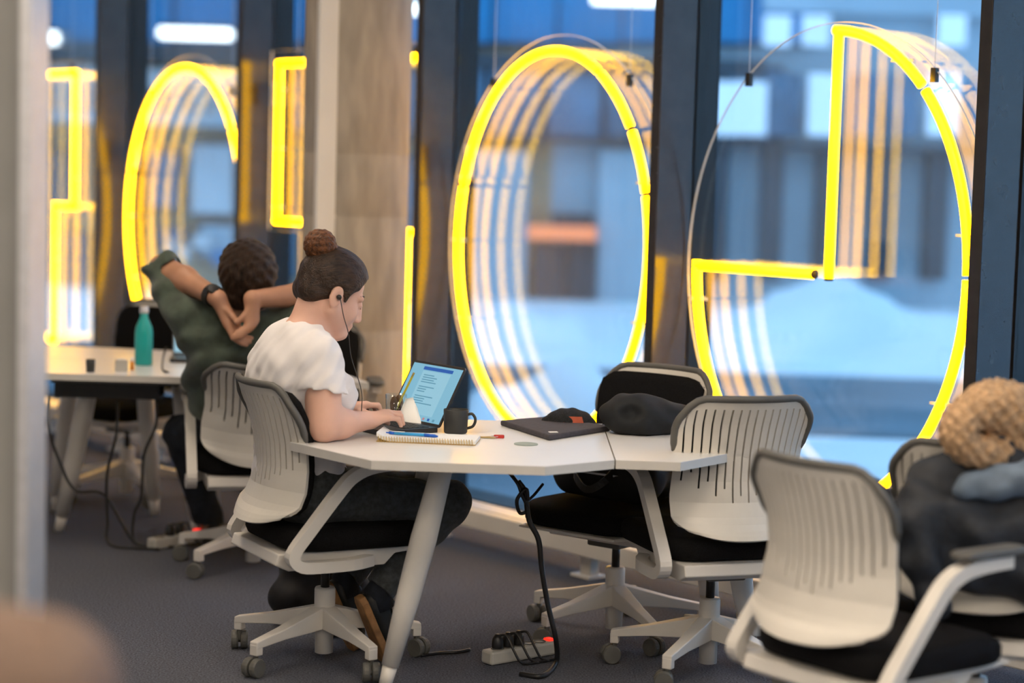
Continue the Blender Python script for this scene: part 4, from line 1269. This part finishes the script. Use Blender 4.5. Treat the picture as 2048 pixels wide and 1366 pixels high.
# ================================================================== BAGS, POWER STRIPS, CABLES
c3 = CH[3]
bkm = mat('backpack_black', (0.007, 0.007, 0.009), 0.7, var=0.3, scale=40)
bk = empty('backpack', (c3.location.x, c3.location.y, .464), c3.rotation_euler[2], 'black backpack lying on the chair seat under the side table', 'bag')
def f_(s):
    s.cap((-.13, .06, .085), (.13, .06, .085), .082, None, .03)
    s.cap((-.12, -.06, .095), (.12, -.06, .095), .085, None, .04)
    s.fold(.004, [(40, 30, 50, 0), (-30, 60, 40, 1)])
    s.plane((0, 0, .002), (0, 0, -1)); s.plane((0, 0, .175), (0, 0, 1), .02)
soft('bag_body', f_, bkm, (-.26, -.19, -.02), (.26, .19, .21), .006, bk)
MB().tube(smooth_path([(-.08, .135, .12), (-.06, .17, .08), (.0, .18, .05), (.06, .165, .09), (.08, .13, .12)], 4), 0, flat=(.012, .003), up=(0, 0, 1)).build('strap', black_plastic, bk)
MB().box((0, .142, .10), (.2, .004, .006)).build('zip', alu, bk)

b2 = empty('floor_bag', tuple(G(642, 1245)), .5, 'black bag standing on the floor behind the woman\'s chair', 'bag')
def f_(s):
    s.cap((-.10, 0, .10), (.10, 0, .10), .085, None, .03); s.cap((-.08, 0, .22), (.08, 0, .22), .07, None, .05)
    s.fold(.005, [(40, 30, 50, 0), (-30, 60, 40, 1)]); s.plane((0, 0, .004), (0, 0, -1))
soft('bag_body', f_, bkm, (-.25, -.15, -.01), (.25, .15, .34), .007, b2)
MB().tube(smooth_path([(-.06, 0, .285), (-.04, 0, .33), (.04, 0, .33), (.06, 0, .285)], 4), .006, 8).build('carry_handle', black_plastic, b2)

strip_m = mat('strip_light_grey', (0.45, 0.44, 0.40), 0.5, var=0.05)
led = mat('red_switch', (0.7, 0.02, 0.01), 0.4, emit=(1.0, 0.02, 0.01), power=1.6, var=0.02)
def strip(p0, p1, n_sock, plugs, label):
    p0, p1 = Vector(p0), Vector(p1)
    d = p1 - p0; L = d.length
    e = empty('power_strip', tuple(p0), math.atan2(d.y, d.x), label, 'power strip', 'power strips on the carpet')
    MB().box((L / 2, 0, .024), (L, .055, .044)).build('housing', strip_m, e, bevel=.008)
    for i in range(n_sock):
        x = .045 + i * (L - .11) / max(1, n_sock - 1)
        so = MB().lathe([(.021, 0), (.021, .003), (.017, .003), (.017, -.008)], 18, (x, 0, .046), caps=False).build('socket', trim_grey, e)
        if i in plugs:
            pl = MB().lathe([(.0, 0), (.017, .0), (.019, .01), (.017, .035), (.008, .05), (.0, .05)], 16, (x, 0, .043), caps=False).build('plug', black_plastic, e, smooth=True)
            MB().tube(smooth_path([(x, 0, .088), (x + .01, -.03, .092), (x + .02, -.055, .05), (x + .04, -.075, .010), (x + .10, -.085, .006)], 5), .0042, 8).build('plug_lead', black_plastic, pl, smooth=True)
    MB().box((L - .022, 0, .048), (.024, .03, .008)).build('switch', led, e, bevel=.002)
    return e
strip(G(972, 1330), G(1108, 1306), 5, (0, 1, 2), 'light grey power strip with three plugs and a red switch, under the laptop table')
strip(G(302, 1100), G(402, 1082), 4, (1, 2), 'power strip on the carpet beside the man\'s foot')

def cable(pts, r, label, m=black_plastic, group='black cables'):
    return tag(MB().tube(smooth_path([tuple(p) for p in pts], 7), r, 8).build('cable', m, None, smooth=True), label, 'cable', group)
YC = 6.12
cable([PY(1036, 962, YC), PY(1050, 985, YC), PY(1058, 1040, YC), PY(1077, 1080, YC), PY(1084, 1140, YC), PY(1096, 1210, YC), PY(1112, 1280, YC), G(1112, 1325, .01), G(1085, 1352, .008), G(1040, 1348, .007)], .0085, 'thick black cable hanging from the laptop table to the power strip')
cable([PY(1018, 944, YC + .02), PY(1036, 968, YC - .01), PY(1044, 990, YC - .01), PY(1056, 1018, YC), PY(1040, 1026, YC), PY(1034, 1000, YC - .015), PY(1052, 978, YC - .015), PY(1056, 1000, YC - .01)], .006, 'knotted black lead under the laptop table edge')
cable([PY(1086, 968, YC + .05), PY(1068, 990, YC + .02), PY(1052, 1004, YC)], .0045, 'thin black lead joining the cable knot')
cable([G(842, 1311, .006), G(880, 1306, .006), G(915, 1304, .006), G(940, 1299, .006)], .0055, 'short black cable lying on the carpet by the caster')
# under the far table
ct = empty('cable_tray', (-1.62, 8.0, .60), 0, 'black cable tray hung under the teal bottle table', 'cable tray')
MB().box((0, 0, 0), (.42, .12, .01)).build('tray_floor', black_plastic, ct)
for y in (-.06, .06):
    MB().box((0, y, .025), (.42, .006, .06)).build('tray_side', black_plastic, ct)
for x in (-.18, .18):
    MB().box((x, 0, .065), (.02, .10, .058)).build('hanger', black_plastic, ct)
for i, pts in enumerate(([(98, 790, 7.95), (96, 850, 7.95), (118, 920, 7.95), (150, 980, 7.95)], [(236, 800, 7.95), (232, 870, 7.9), (214, 950, 7.9), (215, 1040, 7.9)], [(312, 800, 7.95), (312, 850, 7.95), (288, 910, 7.95), (283, 990, 7.95), (268, 1030, 7.95)])):
    P_ = [PY(*q) for q in pts]
    q = P_[-1]
    if i != 0:
        P_ += [Vector((q.x + .02, q.y - .02, .012)), Vector((q.x + .22, q.y - .06, .007))]
    else:
        P_ += [Vector((q.x + .12, q.y, .2)), Vector((q.x + .25, q.y - .02, .012)), Vector((q.x + .40, q.y - .05, .007))]
    cable(P_, .0062, ('black cable looping left of the far table leg', 'black cable dropping from the middle of the cable tray', 'black cable dropping from the right end of the cable tray')[i])

# ================================================================== THINGS ON THE FAR TABLE
bt = empty('water_bottle', on(287, 730), 0, 'teal metal water bottle with a dark screw cap on the far table', 'bottle')
teal = mat('teal_enamel', (0.006, 0.36, 0.34), 0.35, var=0.05)
MB().lathe([(.0, .0), (.033, .0), (.036, .006), (.036, .13), (.033, .155), (.020, .185), (.0155, .195), (.0155, .212), (.0, .212)], 32, caps=False).build('flask', teal, bt, smooth=True)
MB().lathe([(.0, .212), (.017, .212), (.018, .216), (.018, .236), (.015, .240), (.0, .240)], 24, caps=False).build('screw_cap', alu, bt, smooth=True)
tag(MB().lathe([(.0, .0), (.016, .0), (.018, .03), (.0175, .05), (.016, .05), (.015, .006), (.0, .006)], 20, on(181, 744), caps=False).build('small_cup', mugm, None, smooth=True), 'small dark cup left of the teal bottle', 'cup')
bxs = empty('tissue_box', on(243, 742), .2, 'small grey box beside the teal bottle', 'box')
MB().box((0, 0, .022), (.05, .04, .044)).build('carton', strip_m, bxs, bevel=.003)
MB().box((0, 0, .046), (.03, .008, .006)).build('flap', paper, bxs)
og = empty('orange_marker', on(264, 740), 0, 'stubby orange marker standing by the teal bottle', 'marker')
MB().lathe([(.0, 0), (.008, 0), (.008, .035), (.0, .035)], 14, caps=False).build('barrel', mat('orange_plastic', (0.8, 0.30, 0.03), 0.4, var=0.05), og, smooth=True)
MB().lathe([(.0, .035), (.0085, .035), (.007, .05), (.0, .05)], 14, caps=False).build('cap', paper, og, smooth=True)
lp2 = G(420, 722, TT)
laptop((lp2.x - .02, lp2.y + .12, TT), (-.12, .99), 112, 'open dark laptop on the far table, mostly hidden by the man', content=False)
cable([PY(333, 694, 8.1), PY(327, 712, 8.08), G(325, 738, TT + .006), G(336, 744, TT + .006)], .004, 'black charger lead on the far table next to the teal bottle')

# ================================================================== COAT OVER THE CHAIR AT THE RIGHT BORDER
c5 = CH[5]
CY = 5.0
ct0 = np.array((c5.location.x, c5.location.y, 0.0))
coat = empty('winter_coat', tuple(ct0), 0, 'dark winter coat with tan fur hood over the chair at the right border', 'coat')
PC = lambda x, y, Y=CY: np.array(PY(x, y, Y)) - ct0
coat_m = mat('coat_navy', (0.016, 0.021, 0.030), 0.7, var=0.35, scale=18, bump=0.3, bscale=60)
fur_m = mat('tan_fur', (0.56, 0.36, 0.20), 0.95, var=0.3, scale=60, bump=1.0, bscale=160)
scarf_m = mat('blue_grey_lining', (0.13, 0.18, 0.25), 0.8, var=0.2, scale=20)
def f_(s):
    s.cap(PC(1870, 975), PC(2070, 950), .075, .09, .05)
    s.cap(PC(1830, 1040, 4.95), PC(2090, 1060, 5.0), .070, .12, .05)
    s.cap(PC(1855, 1110, 4.98), PC(2080, 1140, 5.0), .060, .10, .05)
    s.cap(PC(1990, 1000, 5.1), PC(2100, 1000, 5.1), .12, .14, .05)
    s.cap(PC(1845, 1010, 4.93), PC(1835, 1130, 4.90), .050, .040, .03)
    s.cap(PC(1835, 1130, 4.90), PC(1880, 1215, 4.90), .040, .036, .02)
    s.cap(PC(2075, 1020, 4.95), PC(2090, 1180, 4.92), .055, .045, .03)
    s.ell(PC(1985, 868, 5.02), (.10, .09, .075), None, .04)
    s.fold(.014, [(30, 20, 40, 0), (-24, 30, 30, 1), (44, -20, 26, 2)])
soft('coat_body', f_, coat_m, (-.45, -.55, .2), (.45, .25, 1.05), .008, coat)
def f_(s):
    hc2 = PC(1975, 858, 4.94)
    ring_ = []
    for i in range(15):
        a = 2 * PI * i / 14
        ring_.append((hc2 + np.array((.088 * math.cos(a), .05 * math.cos(a), .058 * math.sin(a))), .042 + .030 * max(0, math.cos(a - .7))))
    for (a, ra), (b, rb) in zip(ring_, ring_[1:]):
        s.cap(a, b, ra, rb, .012)
    s.fold(.007, [(150, 90, 190, 0), (-170, 130, 150, 1), (210, -140, 110, 2)])
soft('fur_trim', f_, fur_m, (-.4, -.45, .65), (.45, .2, 1.15), .006, coat)
def f_(s):
    s.cap(PC(1935, 975, 4.90), PC(2060, 955, 4.90), .035, .050, .03)
    s.fold(.006, [(60, 30, 50, 0), (-50, 40, 60, 1)])
soft('lining', f_, scarf_m, (-.4, -.5, .5), (.4, .1, 1.0), .006, coat)

# ================================================================== LOUNGE CHAIR CLOSE TO THE CAMERA (lower left corner)
lg_m = mat('tan_brown_leather', (0.15, 0.095, 0.068), 0.6, var=0.12, scale=14, bump=0.1, bscale=120)
lc = empty('lounge_chair', (-0.71, 2.62, 0), 0, 'brown upholstered lounge chair in the near lower left corner, out of focus', 'armchair')
def f_(s):
    s.cap((-.36, -.30, .40), (.36, -.30, .40), .09, None, .05)
    s.cap((-.34, -.32, .99), (.16, -.32, .92), .09, .10, .06)
    s.cap((-.36, -.31, .40), (-.34, -.32, .88), .09, None, .06)
    s.cap((.36, -.31, .40), (.30, -.32, .76), .09, None, .06)
    s.cap((0, -.31, .40), (0, -.32, .86), .09, None, .06)
    s.cap((-.18, -.31, .40), (-.18, -.32, .87), .09, None, .06); s.cap((.18, -.31, .40), (.18, -.32, .80), .09, None, .06)
soft('backrest', f_, lg_m, (-.55, -.5, .25), (.55, -.1, 1.08), .012, lc)
MB().rings([[(x * q, y * q + .04, z) for x, y in rrect(.74, .68, .09, 5)] for q, z in ((.94, .26), (1, .30), (1, .42), (.94, .46))]).build('seat', lg_m, lc, smooth=True)
for sx_ in (-1, 1):
    MB().rings([[(sx_ * .42 + x * q, y * q + .03, z) for x, y in rrect(.10, .66, .05, 5)] for q, z in ((.94, .24), (1, .28), (1, .58), (.9, .62))]).build('armrest', lg_m, lc, smooth=True)
    for sy_ in (-1, 1):
        MB().tube([(sx_ * .33, sy_ * .28, .27), (sx_ * .36, sy_ * .31, .0)], [.02, .013], 12).build('leg', steel_black, lc)
